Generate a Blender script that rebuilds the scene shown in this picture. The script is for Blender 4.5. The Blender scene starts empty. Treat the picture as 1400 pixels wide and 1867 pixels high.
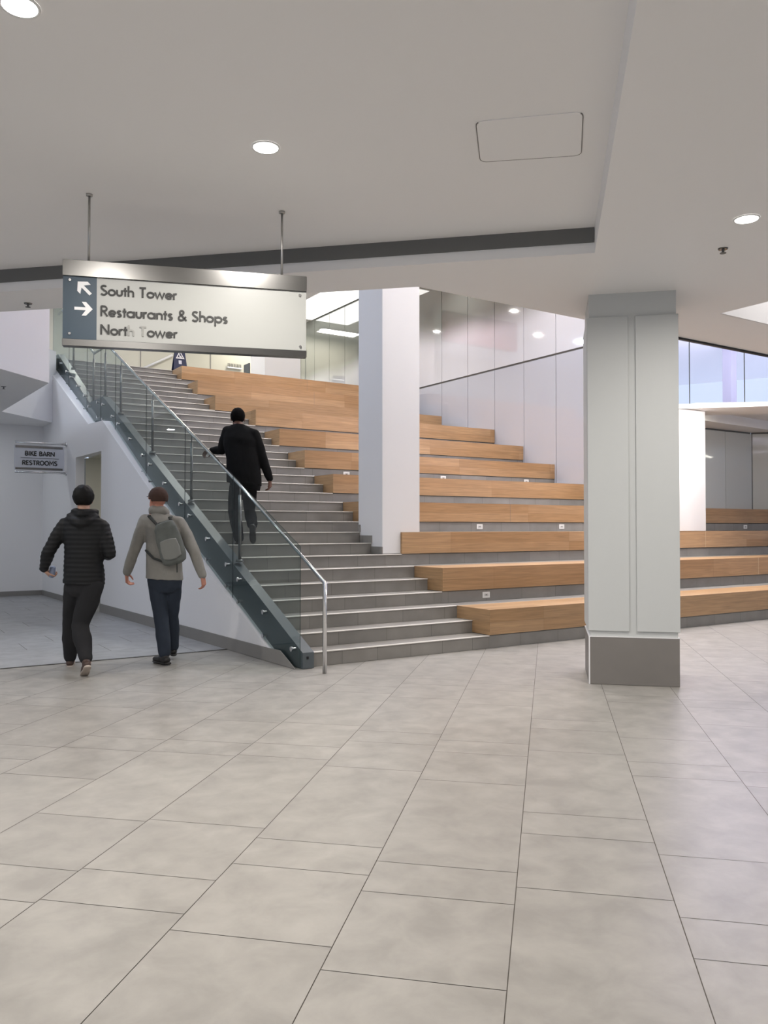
import bpy, bmesh, math, random
from mathutils import Vector, Matrix, noise
from mathutils.geometry import tessellate_polygon
random.seed(7)
PI = math.pi
C = bpy.context.scene.collection
S = bpy.context.scene

# ------------------------------------------------------------------ camera, world, exposure
TH = math.radians(32.74)          # the seating rows run along +X, the stair climbs along +Y
EYE = 1.42
cam = bpy.data.objects.new('camera', bpy.data.cameras.new('camera')); C.objects.link(cam)
cam.location = (0, 0, EYE)
cam.rotation_euler = (math.radians(90 + 1.097), 0, -TH)
cam.data.sensor_fit = 'VERTICAL'; cam.data.sensor_height = 36
cam.data.lens = 1473.4 / 1867 * 36
cam.data.clip_end = 200
S.camera = cam
S.view_settings.view_transform = 'Standard'; S.view_settings.look = 'None'
S.view_settings.gamma = 1; S.view_settings.use_curve_mapping = False
S.view_settings.exposure = 0.0
w = bpy.data.worlds.new('sky'); S.world = w; w.use_nodes = True
bg = w.node_tree.nodes['Background']; bg.inputs[0].default_value = (0.68, 0.79, 1.0, 1); bg.inputs[1].default_value = 1.05

FWD = Vector((math.sin(TH), math.cos(TH), 0)); RGT = Vector((math.cos(TH), -math.sin(TH), 0)); UP = Vector((0, 0, 1))
A = math.radians(44.24)
E1 = Vector((math.sin(A), math.cos(A), 0)); E2 = Vector((math.cos(A), -math.sin(A), 0))
def tc(t, c, z=0): return E1 * t + E2 * c + Vector((0, 0, z))

def area(name, loc, size, power, col=(1, .95, .88), rot=(0, 0, 0), size_y=None, shape='DISK', spread=PI):
    l = bpy.data.lights.new(name, 'AREA'); l.shape = shape; l.size = size
    if size_y: l.size_y = size_y
    l.energy = power; l.color = col; l.spread = spread
    o = bpy.data.objects.new(name, l); C.objects.link(o); o.location = loc; o.rotation_euler = rot
    return o

P_DOWN = 47          # each recessed lamp
WARM = (1, .95, .895)

# ------------------------------------------------------------------ materials
def mat(name, col, rough=.6, metal=0, spec=.5, noise_amt=0, noise_scale=4, coat=0, bump=0, bump_scale=60):
    m = bpy.data.materials.new(name); m.use_nodes = True; nt = m.node_tree; b = nt.nodes['Principled BSDF']
    b.inputs['Base Color'].default_value = (*col, 1); b.inputs['Roughness'].default_value = rough
    b.inputs['Metallic'].default_value = metal; b.inputs['Specular IOR Level'].default_value = spec
    b.inputs['Coat Weight'].default_value = coat; b.inputs['Coat Roughness'].default_value = .03
    if noise_amt:
        g = nt.nodes.new('ShaderNodeNewGeometry'); n = nt.nodes.new('ShaderNodeTexNoise'); n.inputs['Scale'].default_value = noise_scale
        n.inputs['Detail'].default_value = 6
        nt.links.new(g.outputs['Position'], n.inputs['Vector'])
        mp = nt.nodes.new('ShaderNodeMapRange'); mp.inputs[3].default_value = 1 - noise_amt; mp.inputs[4].default_value = 1 + noise_amt
        nt.links.new(n.outputs['Fac'], mp.inputs[0])
        mx = nt.nodes.new('ShaderNodeVectorMath'); mx.operation = 'SCALE'; mx.inputs[0].default_value = col
        nt.links.new(mp.outputs[0], mx.inputs['Scale']); nt.links.new(mx.outputs[0], b.inputs['Base Color'])
    if bump:
        n2 = nt.nodes.new('ShaderNodeTexNoise'); n2.inputs['Scale'].default_value = bump_scale
        g2 = nt.nodes.new('ShaderNodeNewGeometry'); nt.links.new(g2.outputs['Position'], n2.inputs['Vector'])
        bp = nt.nodes.new('ShaderNodeBump'); bp.inputs['Strength'].default_value = bump; bp.inputs['Distance'].default_value = .01
        nt.links.new(n2.outputs['Fac'], bp.inputs['Height']); nt.links.new(bp.outputs[0], b.inputs['Normal'])
    return m

def emit(name, col, st):
    m = bpy.data.materials.new(name); m.use_nodes = True; nt = m.node_tree; b = nt.nodes['Principled BSDF']
    b.inputs['Base Color'].default_value = (.8, .8, .8, 1)
    b.inputs['Emission Color'].default_value = (*col, 1); b.inputs['Emission Strength'].default_value = st
    return m

def glass(name, tint=(.80, .845, .84), refl=1.5, rough=0.0):
    m = bpy.data.materials.new(name); m.use_nodes = True; nt = m.node_tree; nt.nodes.clear()
    o = nt.nodes.new('ShaderNodeOutputMaterial'); t = nt.nodes.new('ShaderNodeBsdfTransparent'); g = nt.nodes.new('ShaderNodeBsdfGlossy')
    t.inputs[0].default_value = (*tint, 1); g.inputs[0].default_value = (1, 1, 1, 1); g.inputs['Roughness'].default_value = rough
    f = nt.nodes.new('ShaderNodeLayerWeight'); f.inputs[0].default_value = .5
    pw = nt.nodes.new('ShaderNodeMath'); pw.operation = 'POWER'; pw.inputs[1].default_value = 5; nt.links.new(f.outputs['Facing'], pw.inputs[0])
    mr = nt.nodes.new('ShaderNodeMapRange'); mr.inputs[3].default_value = .025; mr.inputs[4].default_value = .45; nt.links.new(pw.outputs[0], mr.inputs[0])
    mx = nt.nodes.new('ShaderNodeMixShader'); nt.links.new(mr.outputs[0], mx.inputs[0]); nt.links.new(t.outputs[0], mx.inputs[1]); nt.links.new(g.outputs[0], mx.inputs[2])
    nt.links.new(mx.outputs[0], o.inputs[0]); return m

def coords2d(nt, mode):
    """planar coordinates chosen by the face normal: u along the row, v up (or back)"""
    g = nt.nodes.new('ShaderNodeNewGeometry'); sp = nt.nodes.new('ShaderNodeSeparateXYZ'); nt.links.new(g.outputs['Position'], sp.inputs[0])
    sn = nt.nodes.new('ShaderNodeSeparateXYZ'); nt.links.new(g.outputs['Normal'], sn.inputs[0])
    ab = nt.nodes.new('ShaderNodeMath'); ab.operation = 'ABSOLUTE'; nt.links.new(sn.outputs[0], ab.inputs[0])
    gt = nt.nodes.new('ShaderNodeMath'); gt.operation = 'GREATER_THAN'; gt.inputs[1].default_value = .7; nt.links.new(ab.outputs[0], gt.inputs[0])
    az = nt.nodes.new('ShaderNodeMath'); az.operation = 'ABSOLUTE'; nt.links.new(sn.outputs[2], az.inputs[0])
    gz = nt.nodes.new('ShaderNodeMath'); gz.operation = 'GREATER_THAN'; gz.inputs[1].default_value = .7; nt.links.new(az.outputs[0], gz.inputs[0])
    mu = nt.nodes.new('ShaderNodeMix'); nt.links.new(gt.outputs[0], mu.inputs[0]); nt.links.new(sp.outputs[0], mu.inputs[2]); nt.links.new(sp.outputs[1], mu.inputs[3])
    mv = nt.nodes.new('ShaderNodeMix'); nt.links.new(gz.outputs[0], mv.inputs[0]); nt.links.new(sp.outputs[2], mv.inputs[2]); nt.links.new(sp.outputs[1], mv.inputs[3])
    cb = nt.nodes.new('ShaderNodeCombineXYZ'); nt.links.new(mu.outputs[0], cb.inputs[0]); nt.links.new(mv.outputs[0], cb.inputs[1])
    return cb, sp

def wood():
    m = bpy.data.materials.new('oak_boards'); m.use_nodes = True; nt = m.node_tree; b = nt.nodes['Principled BSDF']
    cb, sp = coords2d(nt, 0)
    br = nt.nodes.new('ShaderNodeTexBrick'); br.inputs['Scale'].default_value = 1
    br.inputs['Brick Width'].default_value = 2.35; br.inputs['Row Height'].default_value = .1505; br.offset = .37; br.offset_frequency = 3
    br.inputs['Mortar Size'].default_value = .0012; br.inputs['Mortar Smooth'].default_value = .3; br.inputs['Bias'].default_value = 0
    br.inputs['Color1'].default_value = (.48, .305, .165, 1); br.inputs['Color2'].default_value = (.385, .225, .105, 1); br.inputs['Mortar'].default_value = (.22, .13, .065, 1)
    nt.links.new(cb.outputs[0], br.inputs['Vector'])
    mp = nt.nodes.new('ShaderNodeMapping'); mp.inputs['Scale'].default_value = (1.1, 26, 1); nt.links.new(cb.outputs[0], mp.inputs[0])
    n = nt.nodes.new('ShaderNodeTexNoise'); n.inputs['Scale'].default_value = 1.6; n.inputs['Detail'].default_value = 7; n.inputs['Distortion'].default_value = .9
    nt.links.new(mp.outputs[0], n.inputs['Vector'])
    rp = nt.nodes.new('ShaderNodeMapRange'); rp.inputs[1].default_value = .3; rp.inputs[2].default_value = .72; rp.inputs[3].default_value = .80; rp.inputs[4].default_value = 1.16
    nt.links.new(n.outputs['Fac'], rp.inputs[0])
    n2 = nt.nodes.new('ShaderNodeTexNoise'); n2.inputs['Scale'].default_value = 1.3; nt.links.new(cb.outputs[0], n2.inputs['Vector'])
    rp2 = nt.nodes.new('ShaderNodeMapRange'); rp2.inputs[3].default_value = .85; rp2.inputs[4].default_value = 1.15; nt.links.new(n2.outputs['Fac'], rp2.inputs[0])
    ml = nt.nodes.new('ShaderNodeMath'); ml.operation = 'MULTIPLY'; nt.links.new(rp.outputs[0], ml.inputs[0]); nt.links.new(rp2.outputs[0], ml.inputs[1])
    sc = nt.nodes.new('ShaderNodeVectorMath'); sc.operation = 'SCALE'; nt.links.new(br.outputs['Color'], sc.inputs[0]); nt.links.new(ml.outputs[0], sc.inputs['Scale'])
    nt.links.new(sc.outputs[0], b.inputs['Base Color']); b.inputs['Roughness'].default_value = .38; b.inputs['Specular IOR Level'].default_value = .45
    return m

def stone(name, c1, c2, width=.62, rough=.5, mort=.0022, shift=.31):
    m = bpy.data.materials.new(name); m.use_nodes = True; nt = m.node_tree; b = nt.nodes['Principled BSDF']
    cb, sp = coords2d(nt, 0)
    br = nt.nodes.new('ShaderNodeTexBrick'); br.inputs['Scale'].default_value = 1; br.offset = shift; br.offset_frequency = 2; br.squash = .7; br.squash_frequency = 3
    br.inputs['Brick Width'].default_value = width; br.inputs['Row Height'].default_value = .1505
    br.inputs['Mortar Size'].default_value = mort; br.inputs['Mortar Smooth'].default_value = .2
    br.inputs['Color1'].default_value = (*c1, 1); br.inputs['Color2'].default_value = (*c2, 1); br.inputs['Mortar'].default_value = (c2[0] * .45, c2[1] * .45, c2[2] * .45, 1)
    nt.links.new(cb.outputs[0], br.inputs['Vector'])
    n = nt.nodes.new('ShaderNodeTexNoise'); n.inputs['Scale'].default_value = 3.5; n.inputs['Detail'].default_value = 8; nt.links.new(cb.outputs[0], n.inputs['Vector'])
    rp = nt.nodes.new('ShaderNodeMapRange'); rp.inputs[1].default_value = .3; rp.inputs[2].default_value = .7; rp.inputs[3].default_value = .9; rp.inputs[4].default_value = 1.1; nt.links.new(n.outputs['Fac'], rp.inputs[0])
    sc = nt.nodes.new('ShaderNodeVectorMath'); sc.operation = 'SCALE'; nt.links.new(br.outputs['Color'], sc.inputs[0]); nt.links.new(rp.outputs[0], sc.inputs['Scale'])
    nt.links.new(sc.outputs[0], b.inputs['Base Color']); b.inputs['Roughness'].default_value = rough
    return m

def floor_mat(name, base):
    m = bpy.data.materials.new(name); m.use_nodes = True; nt = m.node_tree; b = nt.nodes['Principled BSDF']
    g = nt.nodes.new('ShaderNodeNewGeometry'); at = nt.nodes.new('ShaderNodeAttribute'); at.attribute_name = 'tone'
    off = nt.nodes.new('ShaderNodeVectorMath'); off.operation = 'SCALE'; off.inputs[0].default_value = (37, 19, 11); nt.links.new(at.outputs['Fac'], off.inputs['Scale'])
    ad = nt.nodes.new('ShaderNodeVectorMath'); nt.links.new(g.outputs['Position'], ad.inputs[0]); nt.links.new(off.outputs[0], ad.inputs[1])
    n = nt.nodes.new('ShaderNodeTexNoise'); n.inputs['Scale'].default_value = 5.2; n.inputs['Detail'].default_value = 8; n.inputs['Roughness'].default_value = .58; n.inputs['Distortion'].default_value = .3
    nt.links.new(ad.outputs[0], n.inputs['Vector'])
    rp = nt.nodes.new('ShaderNodeMapRange'); rp.inputs[1].default_value = .33; rp.inputs[2].default_value = .67; rp.inputs[3].default_value = .84; rp.inputs[4].default_value = 1.10; nt.links.new(n.outputs['Fac'], rp.inputs[0])
    rt = nt.nodes.new('ShaderNodeMapRange'); rt.inputs[3].default_value = .97; rt.inputs[4].default_value = 1.03; nt.links.new(at.outputs['Fac'], rt.inputs[0])
    ml = nt.nodes.new('ShaderNodeMath'); ml.operation = 'MULTIPLY'; nt.links.new(rp.outputs[0], ml.inputs[0]); nt.links.new(rt.outputs[0], ml.inputs[1])
    sc = nt.nodes.new('ShaderNodeVectorMath'); sc.operation = 'SCALE'; sc.inputs[0].default_value = base; nt.links.new(ml.outputs[0], sc.inputs['Scale'])
    nt.links.new(sc.outputs[0], b.inputs['Base Color'])
    b.inputs['Roughness'].default_value = .36; b.inputs['Specular IOR Level'].default_value = .4
    return m

M = dict(
    white=mat('white_paint', (.80, .79, .79), .55), ceil=mat('ceiling_paint', (.88, .87, .865), .7),
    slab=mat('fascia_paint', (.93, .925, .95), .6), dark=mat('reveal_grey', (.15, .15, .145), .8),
    pillar=mat('pillar_cladding', (.57, .585, .575), .5, noise_amt=.015, noise_scale=2), base=mat('base_tile', (.20, .185, .17), .45, noise_amt=.12, noise_scale=3),
    graded=None, steel=mat('brushed_steel', (.19, .187, .18), .27, 1), chrome=mat('polished_steel', (.75, .75, .75), .16, 1),
    stringer=mat('painted_stringer', (.085, .10, .11), .38, 0, .5), black=mat('black_frame', (.01, .01, .012), .5),
    back=mat('back_painted_glass', (.50, .52, .60), .04, 0, .8, coat=1), grey_glass=mat('grey_back_painted_glass', (.60, .615, .585), .05, 0, .6, coat=.6),
    beige=mat('beige_panel', (.62, .60, .50), .35, 0, .5, noise_amt=.04, noise_scale=1.2), glass=glass('balustrade_glass'),
    clear=glass('window_glass', (.965, .97, 1), 1.5), sbase=mat('skirting_grey', (.23, .22, .205), .5, noise_amt=.06),
    nosing=mat('nosing_strip', (.66, .63, .58), .45, .2), outlet=mat('white_plastic', (.85, .84, .82), .4), slot=mat('outlet_slot', (.12, .12, .12), .5),
    wood=wood(), step=stone('step_tile', (.275, .258, .235), (.245, .232, .213)), tier=stone('tier_tile', (.27, .255, .235), (.235, .225, .21), .9, shift=.4),
    floor=floor_mat('floor_tile', (.335, .319, .293)), floor2=floor_mat('hall_tile', (.36, .365, .375)), grout=mat('grout', (.13, .115, .10), .8),
    signface=mat('sign_face', (.375, .38, .36), .35), navy=mat('sign_blue', (.028, .056, .085), .4), ink=mat('sign_letter', (.028, .028, .026), .5),
    worn=mat('worn_letter', (.30, .30, .28), .5), signwhite=mat('sign_white', (.85, .85, .85), .4), plate=mat('frosted_plate', (.62, .64, .70), .3),
    lamp=emit('lamp_lens', (1, .97, .92), 14), strip=emit('strip_lens', (1, .96, .85), 9), trimring=mat('lamp_trim', (.8, .8, .79), .4),
    edge=mat('glass_edge', (.02, .03, .03), .6, 0, .2),
    hatchline=mat('hatch_gap', (.20, .185, .175), .8),
)

def graded_mat():  # pale below, darker above, blended by height plus noise
    m = mat('graduated_panel_glass', (.5, .5, .55), .03, 0, .9, coat=1); nt = m.node_tree; b = nt.nodes['Principled BSDF']; b.inputs['IOR'].default_value = 1.9
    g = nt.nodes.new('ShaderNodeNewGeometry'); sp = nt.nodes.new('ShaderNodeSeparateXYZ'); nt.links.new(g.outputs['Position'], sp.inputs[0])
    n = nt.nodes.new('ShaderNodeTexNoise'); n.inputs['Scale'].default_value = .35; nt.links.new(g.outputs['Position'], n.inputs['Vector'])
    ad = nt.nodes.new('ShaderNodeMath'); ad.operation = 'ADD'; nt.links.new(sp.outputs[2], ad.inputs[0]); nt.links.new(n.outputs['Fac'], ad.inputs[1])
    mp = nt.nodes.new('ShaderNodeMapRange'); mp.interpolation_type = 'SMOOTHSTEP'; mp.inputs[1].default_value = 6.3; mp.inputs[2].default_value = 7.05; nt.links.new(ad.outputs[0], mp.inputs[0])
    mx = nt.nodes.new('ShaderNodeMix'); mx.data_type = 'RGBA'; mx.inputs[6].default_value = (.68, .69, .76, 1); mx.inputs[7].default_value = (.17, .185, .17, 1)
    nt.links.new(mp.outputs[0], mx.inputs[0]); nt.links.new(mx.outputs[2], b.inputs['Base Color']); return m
M['graded'] = graded_mat()

# ------------------------------------------------------------------ mesh helpers
def link(name, bm, m, parent=None, smooth=False):
    me = bpy.data.meshes.new(name); bmesh.ops.recalc_face_normals(bm, faces=bm.faces) if len(bm.faces) else None
    bm.to_mesh(me); bm.free()
    if m: me.materials.append(m)
    if smooth:
        for p in me.polygons: p.use_smooth = True
    o = bpy.data.objects.new(name, me); C.objects.link(o)
    if parent: o.parent = parent; o.matrix_parent_inverse = parent.matrix_basis.inverted()
    return o
def tag(o, label=None, cat=None, group=None, kind=None):
    if label: o['label'] = label
    if cat: o['category'] = cat
    if group: o['group'] = group
    if kind: o['kind'] = kind
    return o
def thing(name, label, cat, loc=(0, 0, 0), group=None):
    o = bpy.data.objects.new(name, None); C.objects.link(o); o.location = loc; o.empty_display_size = .1
    bpy.context.view_layer.update() if False else None
    return tag(o, label, cat, group)
def struct(name, bm, m, label=None):
    o = link(name, bm, m); o['kind'] = 'structure'
    if label: o['label'] = label
    return o
def B(): return bmesh.new()
def box(bm, x0, x1, y0, y1, z0, z1, mtx=None):
    vs = [bm.verts.new(Vector((x, y, z)) if mtx is None else mtx @ Vector((x, y, z))) for z in (z0, z1) for y in (y0, y1) for x in (x0, x1)]
    for f in ((0, 2, 3, 1), (4, 5, 7, 6), (0, 1, 5, 4), (1, 3, 7, 5), (3, 2, 6, 7), (2, 0, 4, 6)): bm.faces.new([vs[i] for i in f])
    return vs
def bevel(bm, w, seg=2):
    bmesh.ops.bevel(bm, geom=[e for e in bm.edges], offset=w, segments=seg, affect='EDGES', profile=.6)
def prism(bm, outer, z0, z1, holes=(), top=True):
    """vertical prism on a polygon in XY with optional holes"""
    loops = [[Vector((p[0], p[1], 0)) for p in outer]] + [[Vector((p[0], p[1], 0)) for p in h] for h in holes]
    tris = tessellate_polygon(loops); flat = [p for l in loops for p in l]
    lo = [bm.verts.new((p.x, p.y, z0)) for p in flat]; hi = [bm.verts.new((p.x, p.y, z1)) for p in flat]
    for t in tris:
        try:
            bm.faces.new([lo[i] for i in t]); bm.faces.new([hi[i] for i in reversed(t)])
        except ValueError: pass
    k = 0
    for l in loops:
        n = len(l)
        for i in range(n):
            a, b = k + i, k + (i + 1) % n
            bm.faces.new((lo[a], lo[b], hi[b], hi[a]))
        k += n
def slab_yz(bm, prof, xf0, xf1, holes=()):
    """extrude a polygon given in (y,z) between x=xf0(y) and x=xf1(y)"""
    loops = [[Vector((p[0], p[1], 0)) for p in prof]] + [[Vector((p[0], p[1], 0)) for p in h] for h in holes]
    tris = tessellate_polygon(loops); flat = [p for l in loops for p in l]
    a = [bm.verts.new((xf0(p.x), p.x, p.y)) for p in flat]; b = [bm.verts.new((xf1(p.x), p.x, p.y)) for p in flat]
    for t in tris: bm.faces.new([a[i] for i in t]); bm.faces.new([b[i] for i in reversed(t)])
    k = 0
    for l in loops:
        n = len(l)
        for i in range(n):
            p, q = k + i, k + (i + 1) % n; bm.faces.new((a[p], a[q], b[q], b[p]))
        k += n
def tube(bm, pts, r, n=16):
    pts = [Vector(p) for p in pts]; rings = []
    for i, p in enumerate(pts):
        if i == 0: d = (pts[1] - p).normalized(); nrm = d
        elif i == len(pts) - 1: d = (p - pts[-2]).normalized(); nrm = d
        else:
            d0 = (p - pts[i - 1]).normalized(); d1 = (pts[i + 1] - p).normalized(); nrm = (d0 + d1).normalized(); d = d0
        up = Vector((0, 0, 1)) if abs(d.z) < .95 else Vector((1, 0, 0))
        u = d.cross(up).normalized(); v = u.cross(d).normalized()
        ring = []
        for k in range(n):
            q = p + (u * math.cos(2 * PI * k / n) + v * math.sin(2 * PI * k / n)) * r
            # slide along d onto the mitre plane
            t = (p - q).dot(nrm) / d.dot(nrm); ring.append(bm.verts.new(q + d * t))
        rings.append(ring)
    for a, b in zip(rings, rings[1:]):
        best = min(range(n), key=lambda s: (a[0].co - b[s].co - (pts[0] - pts[0])).length if False else s != 0)
        for k in range(n): bm.faces.new((a[k], a[(k + 1) % n], b[(k + 1) % n], b[k]))
    bm.faces.new(rings[0]); bm.faces.new(list(reversed(rings[-1])))
def disc(bm, c, r0, r1, h, axis='Z', n=28, mtx=None):
    m = Matrix.Translation(c)
    if axis == 'X': m = m @ Matrix.Rotation(PI / 2, 4, 'Y')
    if axis == 'Y': m = m @ Matrix.Rotation(PI / 2, 4, 'X')
    if mtx is not None: m = mtx @ m
    lo = [bm.verts.new(m @ Vector((r0 * math.cos(2 * PI * k / n), r0 * math.sin(2 * PI * k / n), -h / 2))) for k in range(n)]
    hi = [bm.verts.new(m @ Vector((r1 * math.cos(2 * PI * k / n), r1 * math.sin(2 * PI * k / n), h / 2))) for k in range(n)]
    for k in range(n): bm.faces.new((lo[k], lo[(k + 1) % n], hi[(k + 1) % n], hi[k]))
    bm.faces.new(list(reversed(lo))); bm.faces.new(hi)

# ------------------------------------------------------------------ stair geometry numbers
H_, T_, N1, LAND = .1505, .3116, 7.332, .578
def ny(k): return N1 + (k - 1) * T_ + (LAND if k >= 25 else 0)      # y of nosing k
def nl(y):                                                          # height of the nosing line at y
    if y <= 14.499: return H_ * ((y - N1) / T_ + 1)
    if y <= 15.39 - T_ * 0 - .0: return 24 * H_ if y < 15.077 else 24 * H_ + H_ * (y - 15.077) / T_
    return H_ * ((y - LAND - N1) / T_ + 1)
ZC, ZH, ZU = 3.553, 3.75, 33 * H_            # lower ceiling, recess ceiling, upper floor
GX = 11.87                                  # glass wall along the seating
BL = {1: 6.19, 2: 6.20, 3: 6.21, 4: 6.17, 5: 6.17, 6: 6.15, 7: 6.13, 8: 6.09, 9: 5.88, 10: 5.85, 11: 5.82}
sx = lambda y, o=0: 3.70 - .03 * (y - 7.3) + o
wx = lambda y, o=0: 3.645 - .045 * (y - 7.3) + o

# ------------------------------------------------------------------ floor
def tiles(name, m, t0, t1, c0, c1, clip=None, z=0.0, label=None):
    bm = B(); lay = bm.faces.layers.float.new('tone'); wd = .593
    fixed = {-4: (2.79, 'SML'), -3: (2.67 - 1.14, 'LMS'), -2: (2.53, 'MSL'), -1: (3.26, 'MSL'), 0: (2.84, 'SML')}
    L = {'S': .288, 'M': .576, 'L': 1.142}
    k0 = int(math.floor((c0 + .13) / wd)); k1 = int(math.ceil((c1 + .13) / wd))
    for k in range(k0, k1):
        # column k spans c = -.13 + k*wd .. (k+1)*wd ; k=-1 lies between lines A and B
        kk = {-3: -4, -2: -3, -1: -2, 0: -1, 1: 0}.get(k)
        rnd = random.Random(k * 7 + 3)
        if kk is not None: ph, order = fixed[kk]
        else: ph = rnd.uniform(0, 2); order = rnd.choice(['SML', 'MSL', 'LMS', 'SLM'])
        t = ph - 2.006 * math.ceil((ph - t0) / 2.006)
        while t < t1:
            for ch in order:
                a, b = t, t + L[ch]; t = b; g = .0018
                ca, cb_ = -.13 + k * wd, -.13 + (k + 1) * wd
                q = [tc(a + g, ca + g), tc(b - g, ca + g), tc(b - g, cb_ - g), tc(a + g, cb_ - g)]
                ctr = (q[0] + q[2]) / 2
                if ctr.x > 19 or ctr.x < -11 or ctr.y > 20 or ctr.y < -7: continue
                if clip and not clip(ctr): continue
                f = bm.faces.new([bm.verts.new((p.x, p.y, z)) for p in q]); f[lay] = rnd.random()
    return bm
bm = tiles('floor', None, -8, 26, -16, 16)
fl = struct('floor', bm, M['floor'])
bm = B(); box(bm, -11, 19.5, -7, 20, -.12, -.0025); struct('floor', bm, M['grout'])
# the hall under the stair, beyond the threshold strip
bm = B(); lay = bm.faces.layers.float.new('tone')
y = 8.93; r_ = 0
while y < 19.5:
    x = -10 + (r_ % 3) * .4
    while x < 7:
        v = [(x + .002, y + .002), (min(x + 1.196, 7), y + .002), (min(x + 1.196, 7), y + .593), (x + .002, y + .593)]
        if x + 1.2 > -10 and v[1][0] - v[0][0] > .05:
            x1 = v[1][0]
            if not (y < 14 and x > 3.55):
                if y < 14 and x1 > 3.60: v[1] = (3.60, v[1][1]); v[2] = (3.60, v[2][1])
                f = bm.faces.new([bm.verts.new((p[0], p[1], .004)) for p in v]); f[lay] = random.random()
        x += 1.2
    y += .595; r_ += 1
struct('floor', bm, M['floor2'])
bm = B(); box(bm, -10, 3.60, 8.905, 8.935, 0, .007); struct('trim_1', bm, M['steel'])
bm = B(); box(bm, -10, 3.60, 8.935, 19.6, -.001, .0025); struct('floor', bm, M['grout'])

# ------------------------------------------------------------------ ceilings
strip_j = 4.104
lower = [tc(6.44, -14), tc(6.44, .36), tc(-7, .36), tc(-7, 16), Vector((24.2, -4, 0)), Vector((24.2, 5.83, 0)), Vector((strip_j, 5.83, 0)), tc(7.04, -7.19), tc(7.04, -14)]
well = [(7.15, 4.94), (7.15, 3.3), (9.6, 3.3), (9.6, 4.94)]
bm = B(); prism(bm, lower, ZC, 4.7, holes=[well]); struct('ceiling', bm, M['ceil'])
bm = B(); prism(bm, [tc(6.44, -14), tc(6.44, .36), tc(-7, .36), tc(-7, -14)], ZH, ZH + .1); struct('ceiling', bm, M['ceil'])
# dark reveal strip above the fascia at the far side of the recess
def bar_tc(bm, t0, t1, c0, c1, z0, z1):
    pts = [tc(t0, c0), tc(t1, c0), tc(t1, c1), tc(t0, c1)]
    prism(bm, pts, z0, z1)
bm = B(); bar_tc(bm, 6.425, 6.44, -14, .355, 3.635, ZH); struct('trim_2', bm, M['dark'])
# light well, closed above by a bright cove
bm = B(); box(bm, 7.1, 9.65, 3.25, 4.99, 4.7, 4.75); struct('ceiling', bm, M['white'])
bm = B()
for (a, b, c, d) in ((7.15, 9.6, 4.925, 4.938), (7.15, 7.162, 3.3, 4.94), (9.588, 9.6, 3.3, 4.94), (7.15, 9.6, 3.3, 3.312)): box(bm, a, b, c, d, 3.555, 4.7)
struct('trim_3', bm, M['white'])
area('well_light', (8.4, 4.1, 4.65), 1.9, 26, (1, .97, .95), (0, 0, 0), 1.2, 'RECTANGLE')
# black head channel along the ceiling edge right of the pillar
bm = B(); box(bm, 6.75, 19, 5.79, 5.83, 3.530, 3.553); struct('trim_4', bm, M['black'])
# slab at the left with the void edge
leftslab = [tc(7.04, -7.19), (2.269, 12.651), (2.102, 16.256), (3.27, 17.5), (3.27, 19.8), (-12, 19.8), (-12, 12)]
p0 = tc(7.04, -7.19)
leftslab = [(p0.x, p0.y)] + leftslab[1:-1] + [(-12, 19.8), (-12, p0.y)]
leftslab = [leftslab[0]] + leftslab[1:5] + [(-12, 19.8), (-12, p0.y + 4)]
bm = B(); prism(bm, leftslab, ZC, 5.02); struct('ceiling', bm, M['slab'])
bm = B(); prism(bm, [(p[0], p[1]) for p in leftslab], ZC - .004, ZC - .0005); struct('ceiling', bm, M['ceil'])
# slab over the right part of the seating, with white ledge and cove
rs = [(GX, 15.05), None]
xa = GX; ya = (15.05 - E1.x * xa) / E1.y; xb = 19.2; yb = (15.05 - E1.x * xb) / E1.y
cove = [tuple((E1 * 16.25 + E2 * ((13.439 * E2.x + 9.57 * E2.y) - .35)).to_2d()), (13.25, 10.0), (17.6, 10.35), tuple((E1 * 16.25 + E2 * 7.4).to_2d())]
bm = B(); prism(bm, [(xa, ya), (15.58, 5.83), (24.2, 5.83), (24.2, 10.9), (GX, 10.9)], ZC, ZC + .05, holes=[cove]); struct('ceiling', bm, M['ceil'])
cc = Vector((sum(p[0] for p in cove) / 4, sum(p[1] for p in cove) / 4))
ocv = [tuple(cc + (Vector(p) - cc) * 1.03) for p in cove]
bm = B(); prism(bm, ocv, ZC + .05, ZC + .19, holes=[cove]); struct('ceiling', bm, M['ceil'])
bm = B(); prism(bm, [(13.2, 9.6), (18.2, 5.9), (18.2, 10.6), (13.2, 10.6)], ZC + .19, ZC + .22); struct('ceiling', bm, M['ceil'])
dx, dy = E1.x * .03, E1.y * .03
bm = B(); prism(bm, [(xa - dx, ya - dy), (xb - dx, yb - dy), (xb, yb), (xa, ya)], ZC - .03, ZC + .05); struct('trim_5', bm, M['white'])
area('cove_light', (13.75, 9.72, ZC + .17), .3, 5, (1, .93, .75), (0, 0, 0), .3, 'RECTANGLE')

# atrium roof over the stair and the upper level, extended to keep sky light off the seating
bm = B(); prism(bm, [(3.2, 5.6), (15.9, 5.6), (12.2, 9.6), (12.2, 24.6), (3.2, 24.6)], 8.0, 8.15); struct('ceiling', bm, M['white'])
bm = B(); prism(bm, [(3.2, 5.7), (15.9, 5.7), (15.9, 5.6), (3.2, 5.6)], 4.7, 8.0); struct('wall_atrium_near', bm, M['white'])
for (x_, y_, p_) in ((6.4, 7.4, 105), (8.6, 8.0, 110), (11.0, 8.0, 110), (6.4, 12.6, 95), (8.6, 11.6, 110), (10.8, 11.6, 90), (6.3, 16.0, 80), (8.4, 15.2, 90), (10.8, 15.0, 70), (13.4, 6.8, 110)):
    area('atrium_lamp', (x_, y_, 7.97), .22, p_ * .64, (1, .96, .92), spread=math.radians(110))

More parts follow.
